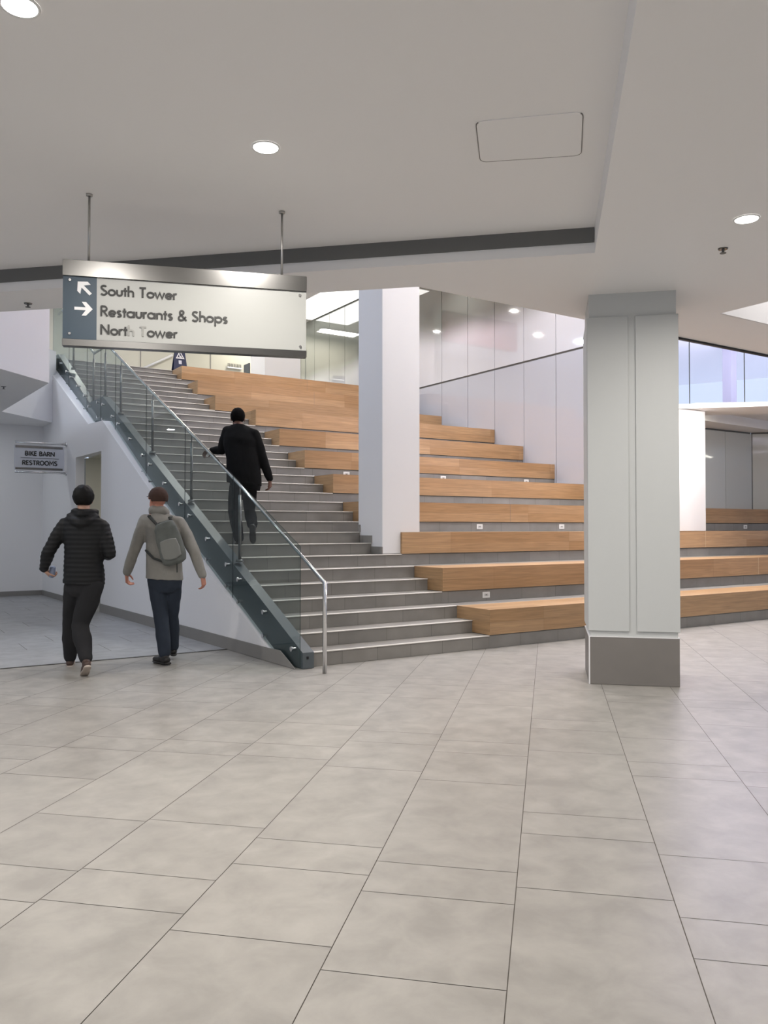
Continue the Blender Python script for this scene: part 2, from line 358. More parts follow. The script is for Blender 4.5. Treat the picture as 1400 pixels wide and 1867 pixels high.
bm = B(); box(bm, -12, 3.2, 5.6, 24.6, 8.0, 8.15); struct('ceiling', bm, M['white'])  # left roof added to cut the sky light
bm = B(); box(bm, -12, 3.1, 24.4, 24.55, 5.0, 8.0); struct('wall_upper_far', bm, M['beige'])  # far wall added with the left roof, also closing off sky
for (x_, y_) in ((.6, 11.2), (0.2, 15.6), (2.6, 20)): area('void_fill', (x_, y_, 7.95), .5, 100, (.74, .83, 1))  # cool fill added over the void to brighten the white face
# upper floor
bm = B(); box(bm, 3.15, GX, 17.90, 24.5, ZU - .35, ZU - .002); struct('floor', bm, M['tier'])

# ------------------------------------------------------------------ walls
bm = B(); box(bm, -12, 3.17, 18.2, 18.35, 0, ZC); struct('wall_back_left', bm, M['white'])
bm = B(); box(bm, -12, 3.15, 18.18, 18.2, 0.005, .105); struct('baseboard_back_left', bm, M['sbase'])
prof = [(7.62, .003), (7.923, .147), (8.849, .586), (10.197, 1.219), (12.209, 2.282), (13.95, 3.215), (14.808, 3.247), (17.361, 4.489), (18.35, 4.96), (18.35, .003), (15.62, .003), (15.62, 2.71), (14.0, 2.71), (14.0, .003)]
bm = B(); slab_yz(bm, prof, lambda y: wx(y), lambda y: wx(y, .16)); struct('wall_stair_side', bm, M['white'])
bm = B()
slab_yz(bm, [(7.30, .004), (7.62, .15), (7.9, .145), (14.0, .145), (14.0, .004)], lambda y: wx(y, -.012), lambda y: wx(y, .0)); struct('baseboard_stair_side', bm, M['sbase'])
bm = B(); slab_yz(bm, [(15.62, .004), (15.62, .11), (18.17, .11), (18.17, .004)], lambda y: wx(y, -.012), lambda y: wx(y)); struct('baseboard_stair_side', bm, M['sbase'])
# corridor behind the opening
bm = B(); box(bm, 3.45, 5.6, 15.62, 15.72, 0, 2.71); box(bm, 3.5, 5.6, 13.9, 14.0, 0, 2.71); box(bm, 5.6, 5.7, 13.9, 15.72, 0, 2.71); box(bm, 3.5, 5.6, 14, 15.62, 2.71, 2.75)
struct('wall_corridor', bm, M['beige'])
bm = B(); box(bm, 3.44, 5.6, 15.60, 15.62, .004, .11); struct('baseboard_corridor', bm, M['sbase'])
area('corridor_light', (4.6, 14.8, 2.69), .5, 5, WARM)

# far upper wall
bm = B(); box(bm, 3.1, GX, 24.4, 24.55, ZU, 8.0); struct('wall_upper_far', bm, M['beige'])
bm = B()
for x in (6.95, 9.15, 11.2): box(bm, x, x + .02, 24.385, 24.4, ZU, 8.0)
struct('trim_6', bm, M['sbase'])

# glass-panelled wall along the seating (x = GX): lower panels, joint, upper panels
joints = [10.9, 11.045, 11.959, 12.913, 13.871, 14.829, 15.837, 16.8, 17.75, 18.7, 19.65, 20.6, 21.55, 22.5, 23.45, 24.4]
bm = B(); box(bm, GX + .02, GX + .14, 10.9, 24.5, 1.9, 8.1); struct('wall_seating_right', bm, M['dark'])
gw = thing('glass_panel_wall', 'tall wall of glossy white back-painted glass panels beside the wooden seating', 'wall panelling', (GX, 10.9, 2))
for i, (a, b) in enumerate(zip(joints, joints[1:])):
    zb = 1.9
    bm = B(); box(bm, GX, GX + .018, a + .007, b - .007, zb, ZU - .02); link('panel', bm, M['back'], gw)
    bm = B(); box(bm, GX, GX + .018, a + .007, b - .007, ZU + .022, 8.0); link('panel', bm, M['graded'], gw)
# grey glass panels behind the fourth row at the right
gr = thing('grey_panel_wall', 'grey reflective glass panels behind the fourth bench, right of the pillar', 'wall panelling', (GX, 10.76, 1.8))
x = GX + .05; xs = [GX + .02] + [14.81, 15.773, 16.736]
xs = [GX + .02, 12.88, 13.845, 14.81, 15.773, 16.736]
for a, b in zip(xs, xs[1:]):
    bm = B(); box(bm, a + .006, b - .006, 10.77, 10.788, 12 * H_, ZC - .04); link('panel', bm, M['grey_glass'], gr)
mt = Matrix.Translation((16.745, 10.77, 0)) @ Matrix.Rotation(-(PI / 2 - A) * 1, 4, 'Z')
for k in range(3):
    bm = B(); box(bm, .01 + k * .96, .95 + k * .96, 0, .018, 12 * H_, ZC - .04, mt); link('panel', bm, M['grey_glass'], gr)
bm = B(); box(bm, GX, 16.74, 10.80, 10.9, 0, ZC); box(bm, 0, 3, .03, .1, 1.5, ZC, mt); struct('wall_seating_back', bm, M['dark'])
# enclosing walls out of view
bm = B(); box(bm, 24.2, 24.35, -8, 10.9, 0, 8); struct('wall_right', bm, M['white'])
bm = B(); box(bm, -12, 24.2, -8.15, -8, 0, 3.7); struct('wall_behind', bm, M['white'])
bm = B(); box(bm, -12.15, -12, -8, 19.8, 0, 1.0); box(bm, -12.15, -12, -8, 19.8, 2.9, 3.7); struct('wall_left', bm, M['white'])

# upper right window: glass wall standing on the ledge, sky beyond
wn = thing('upper_glazing', 'tall frameless glazing standing on the white ledge, right of the pillar', 'window', (12.4, 8.9, ZC))
for k, (a, b) in enumerate([(-.75, .18), (.18, 1.09), (1.09, 2.0), (2.0, 2.9), (2.9, 3.8), (3.8, 4.7)]):
    o0 = Vector((12.26, 9.068, 0)) + E2 * (a - .18); o1 = Vector((12.26, 9.068, 0)) + E2 * (b - .18)
    g = .008
    bm = B(); p = [o0 + E2 * g, o1 - E2 * g, o1 - E2 * g + E1 * .015, o0 + E2 * g + E1 * .015]; prism(bm, p, ZC + .055, 6.4); link('pane', bm, M['clear'], wn)
    bm = B(); p = [o1 - E2 * g, o1 + E2 * g, o1 + E2 * g + E1 * .02, o1 - E2 * g + E1 * .02]; prism(bm, p, ZC + .055, 6.4); link('joint', bm, M['stringer'], wn)
# canopy added behind that glazing in place of its ceiling reflection
bm = B(); prism(bm, [(11.9, 9.7), (19.2, 2.5), (30, 6), (22, 22), (11.9, 16)], 6.4, 6.6); struct('ceiling', bm, mat('soffit_white', (.92, .90, .95), .6))
bm = B(); box(bm, 19.3, 19.55, 13.0, 13.25, ZC + .3, 6.4); o = link('column', bm, mat('upper_column_paint', (.40, .40, .48), .6)); tag(o, 'pale column of the upper storey seen through the blue glazing', 'column')
area('canopy_fill', (15.2, 9.6, ZC + .5), 3.5, 900, (.86, .84, 1), (PI, 0, 0), 3, 'RECTANGLE')  # unseen upward fill added to brighten the canopy

# ------------------------------------------------------------------ columns
mp_ = Matrix.Translation((5.548, 5.187, 0)) @ Matrix.Rotation(-A - 0.0, 4, 'Z') @ Matrix.Rotation(0, 4, 'Z')
# local x along E2, local y along E1
mp_ = Matrix(((E2.x, E1.x, 0, 5.548), (E2.y, E1.y, 0, 5.187), (0, 0, 1, 0), (0, 0, 0, 1)))
W = .785
col = thing('pillar', 'big square light grey pillar with dark tiled base standing on the floor', 'pillar', (5.548, 5.187, 0))
bm = B(); box(bm, .012, W - .012, .012, W - .012, .42, ZC, mp_); link('shaft', bm, M['pillar'], col)
bm = B(); box(bm, 0, W, 0, W, 0.001, .428, mp_); bevel(bm, .004); link('base_tile', bm, M['base'], col)
bm = B(); box(bm, -.002, .010, -.004, .004, 0.002, .43, mp_); box(bm, -.003, W + .003, -.003, W + .003, .428, .436, mp_); link('edge_trim', bm, M['white'], col)
for (a, b) in ((-.003, .355), (.42, W + .005)):
    bm = B(); box(bm, a, b, -.006, .012, .485, 3.335, mp_); bevel(bm, .002, 1); link('cladding_panel', bm, M['pillar'], col)
bm = B(); box(bm, -.006, .012, .015, W, .485, 3.335, mp_); link('cladding_panel', bm, M['pillar'], col)
bm = B(); box(bm, W - .012, W + .006, .015, W, .485, 3.335, mp_); link('cladding_panel', bm, M['pillar'], col)

c1 = thing('stair_column', 'white square column rising between the stair and the wooden seating', 'column', (6.2, 9.5, 7 * H_))
bm = B(); box(bm, 5.914, 6.534, 9.24, 9.87, 7 * H_ - .02, 8.0); bevel(bm, .004, 1); link('shaft', bm, M['white'], c1)
bm = B()
for k in (7, 8, 9):
    y0 = max(ny(k), 9.24); box(bm, 5.902, 5.914, y0 - .012, min(ny(k + 1), 9.87), k * H_ + .002, k * H_ + .105)
box(bm, 5.902, 6.2, 9.228, 9.24, 7 * H_ + .002, 7 * H_ + .012)
link('skirting', bm, M['step'], c1)
c2 = thing('seating_column', 'bright white column on the seating right of the big pillar', 'column', (12.5, 9.5, 9 * H_))
bm = B(); box(bm, 12.12, 12.934, 9.24, 9.95, 9 * H_ + .002, ZC - .005); bevel(bm, .004, 1); link('shaft', bm, M['white'], c2)
c3 = thing('upper_column', 'white column on the upper floor seen under the hanging sign', 'column', (9.5, 20.5, ZU))
bm = B(); box(bm, 9.04, 10.11, 20, 20.95, ZU, 8.0); link('shaft', bm, M['white'], c3)
# spots on the seating column
l = area('seating_column_light', (12.2, 8.1, 3.50), .14, 42, (1, .94, .9), (0, 0, 0)); l.rotation_euler = (math.radians(28), 0, math.radians(-15))

# ------------------------------------------------------------------ stair
st = thing('staircase', 'wide grey tiled staircase climbing from the hall to the upper floor', 'staircase', (4.9, 7.33, 0))
for k in range(1, 34):
    if k < 33: y1 = ny(k + 1)
    else: y1 = ny(33) + .25
    xr = BL[(k + 2) // 3]
    if k == 7: xr = 6.21
    if k in (8, 9): xr = 5.914
    yy = ny(k)
    x0 = sx(yy, .10)
    bm = B()
    z0 = max(0.0, (k - 2) * H_ - .12) if k > 1 else 0.0
    if k == 25: z0 = (k - 2) * H_
    box(bm, x0, xr - .001, yy + .012, y1 + .014, z0, k * H_)
    s = link('step', bm, M['step'], st)
    bm = B(); box(bm, x0, xr - .004, yy - .004, yy + .035, k * H_ - .010, k * H_ + .0025); bevel(bm, .003, 1); link('nosing', bm, M['nosing'], s)

# ------------------------------------------------------------------ stone tiers and wooden benches
tr = thing('stone_tiers', 'grey tiled stone tiers that carry the wooden benches', 'seating tier', (9, 8, 0))
RX = {1: 20.0, 2: 20.0, 3: 20.0, 4: 18.6, 5: GX, 6: GX, 7: GX, 8: GX, 9: GX - .0, 10: 11.3, 11: 11.3}
for k in range(1, 12):
    a, b, c = ny(3 * k - 2), ny(3 * k), ny(3 * k + 1) if k < 11 else ny(33) + .3
    bm = B(); L_ = BL[k]
    if k == 4:
        box(bm, L_, RX[k], a + .012, 10.76, max(0, (3 * k - 4) * H_), (3 * k - 2) * H_ - .004); box(bm, GX, RX[k], b, 10.765, 10 * H_, 12 * H_ - .002)
        box(bm, L_, GX, b, c + .014, (3 * k - 3) * H_, 3 * k * H_)
    else:
        box(bm, L_, RX[k], a + .012, b + .01, max(0, (3 * k - 4) * H_), (3 * k - 2) * H_ - .004)
        box(bm, L_ , RX[k], b, c + .014, (3 * k - 3) * H_ if k > 1 else 0, 3 * k * H_ - .001)
    link('tier', bm, M['tier'], tr)
ordn = ['lowest long oak bench, nearest the floor', 'second oak bench from the floor, above the lowest', 'third oak bench from the floor, wrapped round the white column foot',
        'fourth oak bench, level with the eye, ending under the grey glass panels', 'fifth oak bench from the floor, ending hidden behind the big pillar', 'sixth oak bench from the floor, above two white outlets at its right',
        'seventh oak bench from the floor, beside the man in black on the stair', 'eighth oak bench, last one below the stair landing', 'ninth oak bench, first one above the stair landing',
        'tenth oak bench, second from the top', 'topmost oak bench, next to the folding floor sign']
seams = {1: [], 2: [13.0], 3: [10.1, 12.86], 4: [9.0], 5: [], 6: [7.8], 7: [], 8: [8.3], 9: [], 10: [8.6], 11: [8.9]}
for k in range(1, 12):
    a, b = ny(3 * k - 2), ny(3 * k); z0, z1 = (3 * k - 2) * H_ + .006, 3 * k * H_
    t = thing('wooden_bench', ordn[k - 1], 'bench', (BL[k], a, z0), 'oak benches stepping up beside the stair')
    R_ = RX[k] - .004
    bm = B()
    if k == 3:
        box(bm, BL[3], 6.538, a - .005, a + .036, z0, z1); box(bm, 6.538, 12.116, a - .005, b, z0, z1); box(bm, 12.116, 12.938, a - .005, a + .036, z0, z1); box(bm, 12.938, R_, a - .005, b, z0, z1)
    else:
        if k in (10, 11, 9): R_ = 11.3 if k > 9 else 11.52
        box(bm, BL[k], R_, a - .005, b, z0, z1)
    link('board_casing', bm, M['wood'], t)
    for s_ in seams[k]:
        bm = B(); box(bm, s_, s_ + .004, a - .0062, a - .004, z0 + .002, z1 - .001)
        link('seam', bm, M['hatchline'] if k not in (2, 3) else mat('seam_light', (.75, .62, .42), .5), t)
    bm = B(); box(bm, BL[k] + .01, R_ - .01, a + .004, b - .01, z0 - .0058, z0); link('shadow_gap', bm, M['dark'], t)  # dark strip standing in for the shadow line under the bench

# power outlets on the tiers
for (x, k, lab) in ((6.927, 4, 'white outlet on the lowest visible riser under the second bench'), (8.359, 10, 'left white outlet below the fourth bench, right of the white column'),
                    (10.193, 10, 'white outlet below the fourth bench, just left of the big pillar'), (15.519, 10, 'white outlet right of the big pillar at the frame edge'),
                    (9.033, 16, 'white outlet under the sixth bench, right of the white column'), (11.101, 16, 'white outlet under the sixth bench, near the glass wall'),
                    (6.958, 16, 'white outlet under the sixth bench, left of the white column')):
    zc_ = k * H_ - .072; yf = ny(k) + .012
    t = thing('power_outlet', lab, 'outlet', (x, yf, zc_), 'white outlets on the seating risers')
    bm = B(); box(bm, x - .062, x + .062, yf - .007, yf, zc_ - .04, zc_ + .04); bevel(bm, .003, 1); link('cover_plate', bm, M['outlet'], t)
    bm = B(); box(bm, x - .034, x + .034, yf - .009, yf - .006, zc_ - .018, zc_ + .018); link('socket', bm, mat('socket_face', (.62, .61, .59), .4), t)
    bm = B(); box(bm, x - .012, x + .012, yf - .0105, yf - .0085, zc_ - .005, zc_ + .005); link('slot', bm, M['slot'], t)

# ------------------------------------------------------------------ stringer, balustrade and handrail
sg = thing('stair_stringer', 'dark blue-grey steel stringer along the open side of the stair', 'stringer', (3.7, 7.25, 0))
up = [(7.258, .005), (7.258, .165), (7.30, .185)] + [(14.40, nl(14.40) + .095), (14.50, 24 * H_ + .095), (15.39, 24 * H_ + .10), (17.9, ZU + .09), (18.3, ZU + .09)]
lo = [(18.3, ZU - .36), (17.9, ZU - .36), (15.39, 24 * H_ - .33), (14.40, 24 * H_ - .33), (7.95, nl(7.95) - .35), (7.72, .005)]
bm = B(); slab_yz(bm, up + lo, lambda y: sx(y), lambda y: sx(y, .125)); link('beam', bm, M['stringer'], sg)
bm = B(); box(bm, 3.745, 3.765, 7.250, 7.258, .10, .125); link('end_slot', bm, M['black'], sg)
gx_ = lambda o: (lambda y: sx(y, -.040 + o))
gj = [7.244, 8.884, 10.435, 12.034, 13.625, 14.512, 15.425, 16.802, 18.2]
bal = thing('glass_balustrade', 'frameless glass balustrade bolted to the stair stringer', 'balustrade', (3.66, 7.244, 0))
def gtop(y):
    base = nl(y) if y < 14.5 else (24 * H_ if y < 15.40 else nl(y))
    return min(base, 99) + 1.12
for i, (a, b) in enumerate(zip(gj, gj[1:])):
    a2, b2 = a + .006, b - .006
    tops = [(b2, gtop(b2)), (a2, gtop(a2))]
    bots = [(a2, max(.02, nl(a2) - .30 if a2 > 14.52 or a2 < 14.5 else 0)), (b2, max(.02, nl(b2) - .30))]
    if i == 0: bots = [(a2, .02), (8.0, .035 + 0.0), (8.0, nl(8.0) - .30), (b2, nl(b2) - .30)]; bots = [(a2, .02), (7.72, .02), (b2, nl(b2) - .30)]
    if i == 4: tops = [(b2, gtop(14.49)), (a2, gtop(a2))]; bots = [(a2, nl(a2) - .30), (b2, 24 * H_ - .30)]
    if i == 5: tops = [(b2, 24 * H_ + 1.12), (a2, 24 * H_ + 1.12)]; bots = [(a2, 24 * H_ - .30), (b2, 24 * H_ - .30)]
    if i == 6: tops = [(b2, gtop(b2)), (a2, 24 * H_ + 1.14)]; bots = [(a2, 24 * H_ - .28), (b2, nl(b2) - .30)]
    if i == 7: tops = [(b2, ZU + 1.12), (17.8, ZU + 1.12), (a2, gtop(a2))]; bots = [(a2, nl(a2) - .30), (17.8, ZU - .3), (b2, ZU - .30)]
    pane = B(); slab_yz(pane, bots + tops, gx_(0), gx_(.012)); pn = link('glass_pane', pane, M['glass'], bal)
    # dark polished edges of the pane
    eb = B()
    def ebar(p, q, r=.0022):
        tube(eb, [(sx(p[0], -.034), p[0], p[1]), (sx(q[0], -.034), q[0], q[1])], r, 6)
    ebar((b2, bots[-1][1]), (b2, tops[0][1])); ebar((a2, bots[0][1]), (a2, tops[-1][1]))
    for p, q in zip(tops, tops[1:]): ebar(p, q)
    link('edge', eb, M['edge'], pn)
    n = 3 if i not in (4, 5) else 2
    for q in range(n):
        yq = a + .15 + (b - a - .33) * q / (n - 1)
        base = nl(yq) if not (14.45 < yq < 15.43) else 24 * H_
        for off in (.012, -.245):
            if i == 0 and q == 0 and off < 0: continue
            bm = B(); disc(bm, (sx(yq, -.020), yq, base + off), .016, .016, .075, 'X', 14); disc(bm, (sx(yq, -.054), yq, base + off), .026, .024, .016, 'X', 16)
            link('standoff', bm, M['chrome'], bal)
# handrail
hr = thing('handrail', 'round stainless handrail on posts along the glass balustrade', 'handrail', (3.776, 6.95, 0))
hx_ = lambda y: 3.78 - .03 * (y - 7.0)
rp = [(6.95, 0.88), (8.98, 1.951), (14.40, nl(14.40) + 1.01), (14.55, 24 * H_ + 1.005), (15.35, 24 * H_ + 1.01), (17.85, ZU + 1.0), (18.2, ZU + 1.0)]
def railz(y):
    for (a, za), (b, zb) in zip(rp, rp[1:]):
        if a <= y <= b: return za + (zb - za) * (y - a) / (b - a)
bm = B(); tube(bm, [(hx_(6.95), 6.95, 0.0), (hx_(6.95), 6.95, .88)] + [(hx_(y), y, z) for y, z in rp[1:]], .0215, 20); link('rail', bm, M['chrome'], hr, True)
for yp in (8.927, 10.475, 12.063, 13.676, 14.604, 15.38, 16.876):
    xb_ = sx(yp, .07); base = (nl(yp) + .095) if not (14.45 < yp < 15.42) else 24 * H_ + .098
    bm = B(); tube(bm, [(xb_, yp, base), (xb_, yp, railz(yp) - .12)], .019, 14); tube(bm, [(xb_, yp, railz(yp) - .13), (hx_(yp), yp, railz(yp) - .015)], .008, 10)
    disc(bm, (xb_, yp, base + .014), .05, .042, .03); link('post', bm, M['steel'], hr, True)

# ------------------------------------------------------------------ lettering: monoline geometric strokes
def arc(cx, cy, rx, ry, a0, a1, n=18): return [(cx + rx * math.cos(math.radians(a0 + (a1 - a0) * i / n)), cy + ry * math.sin(math.radians(a0 + (a1 - a0) * i / n))) for i in range(n + 1)]
XH = .60; R0 = .255
def glyph(ch):
    o = lambda cx: arc(cx, .30, .25, .25, 0, 360, 28)
    G = {
        'o': (.64, [o(.32)]), 'a': (.66, [o(.30), [(.56, .0), (.56, .60)]]), 'p': (.68, [o(.36), [(.10, -.36), (.10, .60)]]),
        'e': (.62, [[(.09, .30), (.55, .30)] , arc(.32, .30, .24, .25, 0, 320, 24)]),
        'u': (.56, [[(.09, .6), (.09, .25)] + arc(.28, .24, .19, .19, 180, 360, 14) + [(.47, .6)]]),
        'n': (.56, [[(.09, 0), (.09, .6)], [(.09, .34)] + arc(.28, .36, .19, .19, 180, 0, 14) + [(.47, 0)]]),
        'h': (.56, [[(.09, 0), (.09, 1.04)], [(.09, .34)] + arc(.28, .36, .19, .19, 180, 0, 14) + [(.47, 0)]]),
        't': (.34, [[(.17, 0), (.17, .84)], [(.02, .56), (.32, .56)]]),
        'r': (.38, [[(.09, 0), (.09, .6)], [(.09, .36)] + arc(.25, .38, .16, .17, 180, 60, 8)]),
        's': (.46, [arc(.23, .445, .13, .12, 30, 250, 12)[:] + arc(.22, .165, .14, .13, 75, -140, 14)]),
        'w': (.84, [[(.04, .6), (.23, .03), (.42, .58), (.61, .03), (.80, .6)]]),
        'S': (.60, [arc(.30, .745, .19, .185, 30, 255, 16) + arc(.28, .255, .22, .21, 78, -150, 18)]),
        'T': (.62, [[(.31, 0), (.31, .94)], [(.05, .94), (.57, .94)]]),
        'N': (.80, [[(.11, 0), (.11, .98)], [(.11, .94), (.68, .06)], [(.68, .02), (.68, 1.0)]]),
        'R': (.62, [[(.11, 0), (.11, .98)], [(.11, .94), (.30, .94)] + arc(.30, .715, .21, .225, 90, -90, 14) + [(.11, .49)], [(.28, .49), (.56, 0)]]),
        '&': (.76, [[(.70, .0), (.22, .64)] + arc(.33, .79, .15, .16, 215, -35, 12) + [(.20, .44)] + arc(.29, .23, .20, .20, 130, 290, 10) + [(.50, .14), (.66, .40)]]),
        'B': (.62, [[(.12, 0), (.12, 1)], [(.12, .94), (.30, .94)] + arc(.30, .74, .19, .20, 90, -90, 10) + [(.12, .54)], [(.30, .54)] + arc(.32, .30, .21, .24, 90, -90, 10) + [(.12, .06)]]),
        'I': (.28, [[(.14, 0), (.14, 1)]]), 'K': (.62, [[(.12, 0), (.12, 1)], [(.12, .45), (.54, 1)], [(.24, .58), (.58, 0)]]),
        'E': (.54, [[(.12, 0), (.12, 1)], [(.12, .94), (.48, .94)], [(.12, .52), (.44, .52)], [(.12, .06), (.48, .06)]]),
        'A': (.70, [[(.05, 0), (.35, 1), (.65, 0)], [(.16, .30), (.54, .30)]]),
        'O': (.80, [arc(.40, .5, .32, .44, 0, 360, 28)]), 'M': (.86, [[(.10, 0), (.14, 1), (.43, .35), (.72, 1), (.76, 0)]]),
        ' ': (.34, []),
    }
    return G[ch]
def stroke(bm, pts, wd, f, th):
    """ribbon of width wd along pts; f maps (u,v,depth) to a point"""
    closed = (abs(pts[0][0] - pts[-1][0]) + abs(pts[0][1] - pts[-1][1])) < 1e-6
    P = [Vector((p[0], p[1])) for p in pts]
    if closed: P = P[:-1]
    n = len(P); L, Rr = [], []
    for i in range(n):
        a = P[i - 1] if (i > 0 or closed) else None; b = P[(i + 1) % n] if (i < n - 1 or closed) else None
        d0 = (P[i] - a).normalized() if a is not None and (P[i] - a).length > 1e-9 else None
        d1 = (b - P[i]).normalized() if b is not None and (b - P[i]).length > 1e-9 else None
        d0 = d0 or d1; d1 = d1 or d0
        n0 = Vector((-d0.y, d0.x)); n1 = Vector((-d1.y, d1.x)); m = n0 + n1
        if m.length < .3: m = n0
        m = m.normalized(); k = min(1 / max(m.dot(n0), .35), 1.8)
        L.append(P[i] + m * wd / 2 * k); Rr.append(P[i] - m * wd / 2 * k)
    F = lambda q, t: bm.verts.new(f(q.x, q.y, t))
    l0 = [F(q, 0) for q in L]; r0 = [F(q, 0) for q in Rr]; l1 = [F(q, th) for q in L]; r1 = [F(q, th) for q in Rr]
    rng = range(n if closed else n - 1)
    for i in rng:
        j = (i + 1) % n
        bm.faces.new((l1[i], l1[j], r1[j], r1[i])); bm.faces.new((l0[i], r0[i], r0[j], l0[j]))
        bm.faces.new((l0[i], l0[j], l1[j], l1[i])); bm.faces.new((r0[i], r1[i], r1[j], r0[j]))
    if not closed:
        bm.faces.new((l0[0], l1[0], r1[0], r0[0])); bm.faces.new((l0[-1], r0[-1], r1[-1], l1[-1]))
def text(s, u0, u1, v, cap, wd, f, m, parent, worn=(), name='letter'):
    tot = sum(glyph(c)[0] for c in s); sc = (u1 - u0) / tot; u = u0
    for i, c in enumerate(s):
        adv, sts = glyph(c)
        if sts:
            bm = B()
            for k, sk in enumerate(sts): stroke(bm, [(u + p[0] * sc, v + p[1] * cap) for p in sk], wd, lambda a, b, t, k=k: f(a, b, t + k * .0002), .004)
            link(name, bm, M['worn'] if i in worn else m, parent)
        u += adv * sc

# hanging direction sign
R1 = Vector((1.30, 5.831, 0)); du = Vector((.944, -.3305, 0)).normalized(); dn = Vector((-.3305, -.944, 0)).normalized()
def sf(u, v, t=0): return R1 + du * u + Vector((0, 0, v)) + dn * t
def sbox(bm, u0, u1, v0, v1, t0, t1):
    vs = [bm.verts.new(sf(u, v, t)) for v in (v0, v1) for t in (t0, t1) for u in (u0, u1)]
    for q in ((0, 2, 3, 1), (4, 5, 7, 6), (0, 1, 5, 4), (1, 3, 7, 5), (3, 2, 6, 7), (2, 0, 4, 6)): bm.faces.new([vs[i] for i in q])
hs = thing('hanging_sign', 'ceiling-hung steel framed direction sign with arrows and tower names', 'sign', sf(.68, 2.67))
bm = B(); sbox(bm, -.168, 1.524, 3.160, 3.272, -.035, .035); bevel(bm, .002, 1); link('top_rail', bm, M['steel'], hs)
bm = B(); sbox(bm, -.168, 1.524, 2.674, 2.722, -.035, .035); bevel(bm, .002, 1); link('bottom_rail', bm, M['steel'], hs)
bm = B(); sbox(bm, .056, 1.522, 2.722, 3.160, -.012, .022); link('face_panel', bm, M['signface'], hs)
bm = B(); sbox(bm, -.166, .056, 2.722, 3.160, -.012, .0225); link('arrow_panel', bm, M['navy'], hs)
for (u, v) in ((-.12, 3.132), (-.12, 2.76), (1.474, 3.131), (1.478, 2.751)):
    bm = B()
    ring = [bm.verts.new(sf(u + .011 * math.cos(2 * PI * k / 16), v + .011 * math.sin(2 * PI * k / 16), .023)) for k in range(16)]
    ring2 = [bm.verts.new(sf(u + .009 * math.cos(2 * PI * k / 16), v + .009 * math.sin(2 * PI * k / 16), .030)) for k in range(16)]
    for k in range(16): bm.faces.new((ring[k], ring[(k + 1) % 16], ring2[(k + 1) % 16], ring2[k]))
    bm.faces.new(ring2); link('fixing_bolt', bm, M['chrome'], hs)
fs = lambda a, b, t: sf(a, b, .0228 + t)
text('South Tower', .078, .600, 3.040, .072, .0125, fs, M['ink'], hs)
text('Restaurants & Shops', .078, .955, 2.893, .074, .0125, fs, M['ink'], hs)
text('North Tower', .078, .605, 2.765, .072, .0125, fs, M['ink'], hs, worn=(4, 6))
def arrow(cu, cv, ang, s):
    pts = [(-.062, -.0105), (.012, -.0105), (-.014, -.048), (.014, -.048), (.058, 0), (.014, .048), (-.014, .048), (.012, .0105), (-.062, .0105)]
    ca, sa = math.cos(ang), math.sin(ang); bm = B()
    q = [(cu + s * (x * ca - y * sa), cv + s * (x * sa + y * ca)) for x, y in pts]
    tr_ = tessellate_polygon([[Vector((a, b, 0)) for a, b in q]])
    vs = [bm.verts.new(sf(a, b, .0255)) for a, b in q]; vb = [bm.verts.new(sf(a, b, .0226)) for a, b in q]
    for t in tr_: bm.faces.new([vs[i] for i in t])
    for i in range(len(q)): bm.faces.new((vb[i], vb[(i + 1) % len(q)], vs[(i + 1) % len(q)], vs[i]))
    link('arrow', bm, M['signwhite'], hs)
arrow(-.028, 3.083, math.radians(135), 1.0); arrow(-.028, 2.937, 0, 1.0)
for u in (0.0, 1.344):
    bm = B(); tube(bm, [sf(u, 3.268), sf(u, ZH)], .0085, 12); disc(bm, sf(u, ZH - .007), .022, .022, .012); link('hanger_rod', bm, mat('rod_steel', (.45, .44, .42), .35, .8), hs, True)

# small projecting sign at the left
bs = thing('projecting_sign', 'small frosted wall sign held by two steel bars, reading BIKE BARN and RESTROOMS', 'sign', (3.24, 16.27, 2.7))
fb = lambda a, b, t: Vector((a, 16.262 - t, b - (a - 2.32) * .035))
for z in (3.006, 2.455):
    bm = B(); tube(bm, [(2.335, 16.27, z), (3.27, 16.27, z - .0)], .021, 14); disc(bm, (3.235, 16.27, z), .05, .05, .02, 'X', 20); link('support_bar', bm, M['chrome'], bs, True)
bm = B(); box(bm, 2.32, 3.20, 16.262, 16.278, 2.495, 2.955); link('plate', bm, M['plate'], bs)
bm = B(); box(bm, 2.34, 3.17, 16.256, 16.284, 2.905, 2.95); box(bm, 2.34, 3.17, 16.256, 16.284, 2.500, 2.54); link('clamp_rail', bm, M['steel'], bs)
fb = lambda a, b, t: Vector((a, 16.260 - t, b))
text('BIKE BARN', 2.50, 3.03, 2.762, .085, .018, fb, M['ink'], bs)
text('RESTROOMS', 2.455, 3.075, 2.588, .085, .018, fb, M['ink'], bs)
bm = B(); box(bm, 2.43, 3.10, 16.257, 16.262, 2.715, 2.723); link('rule', bm, M['ink'], bs)

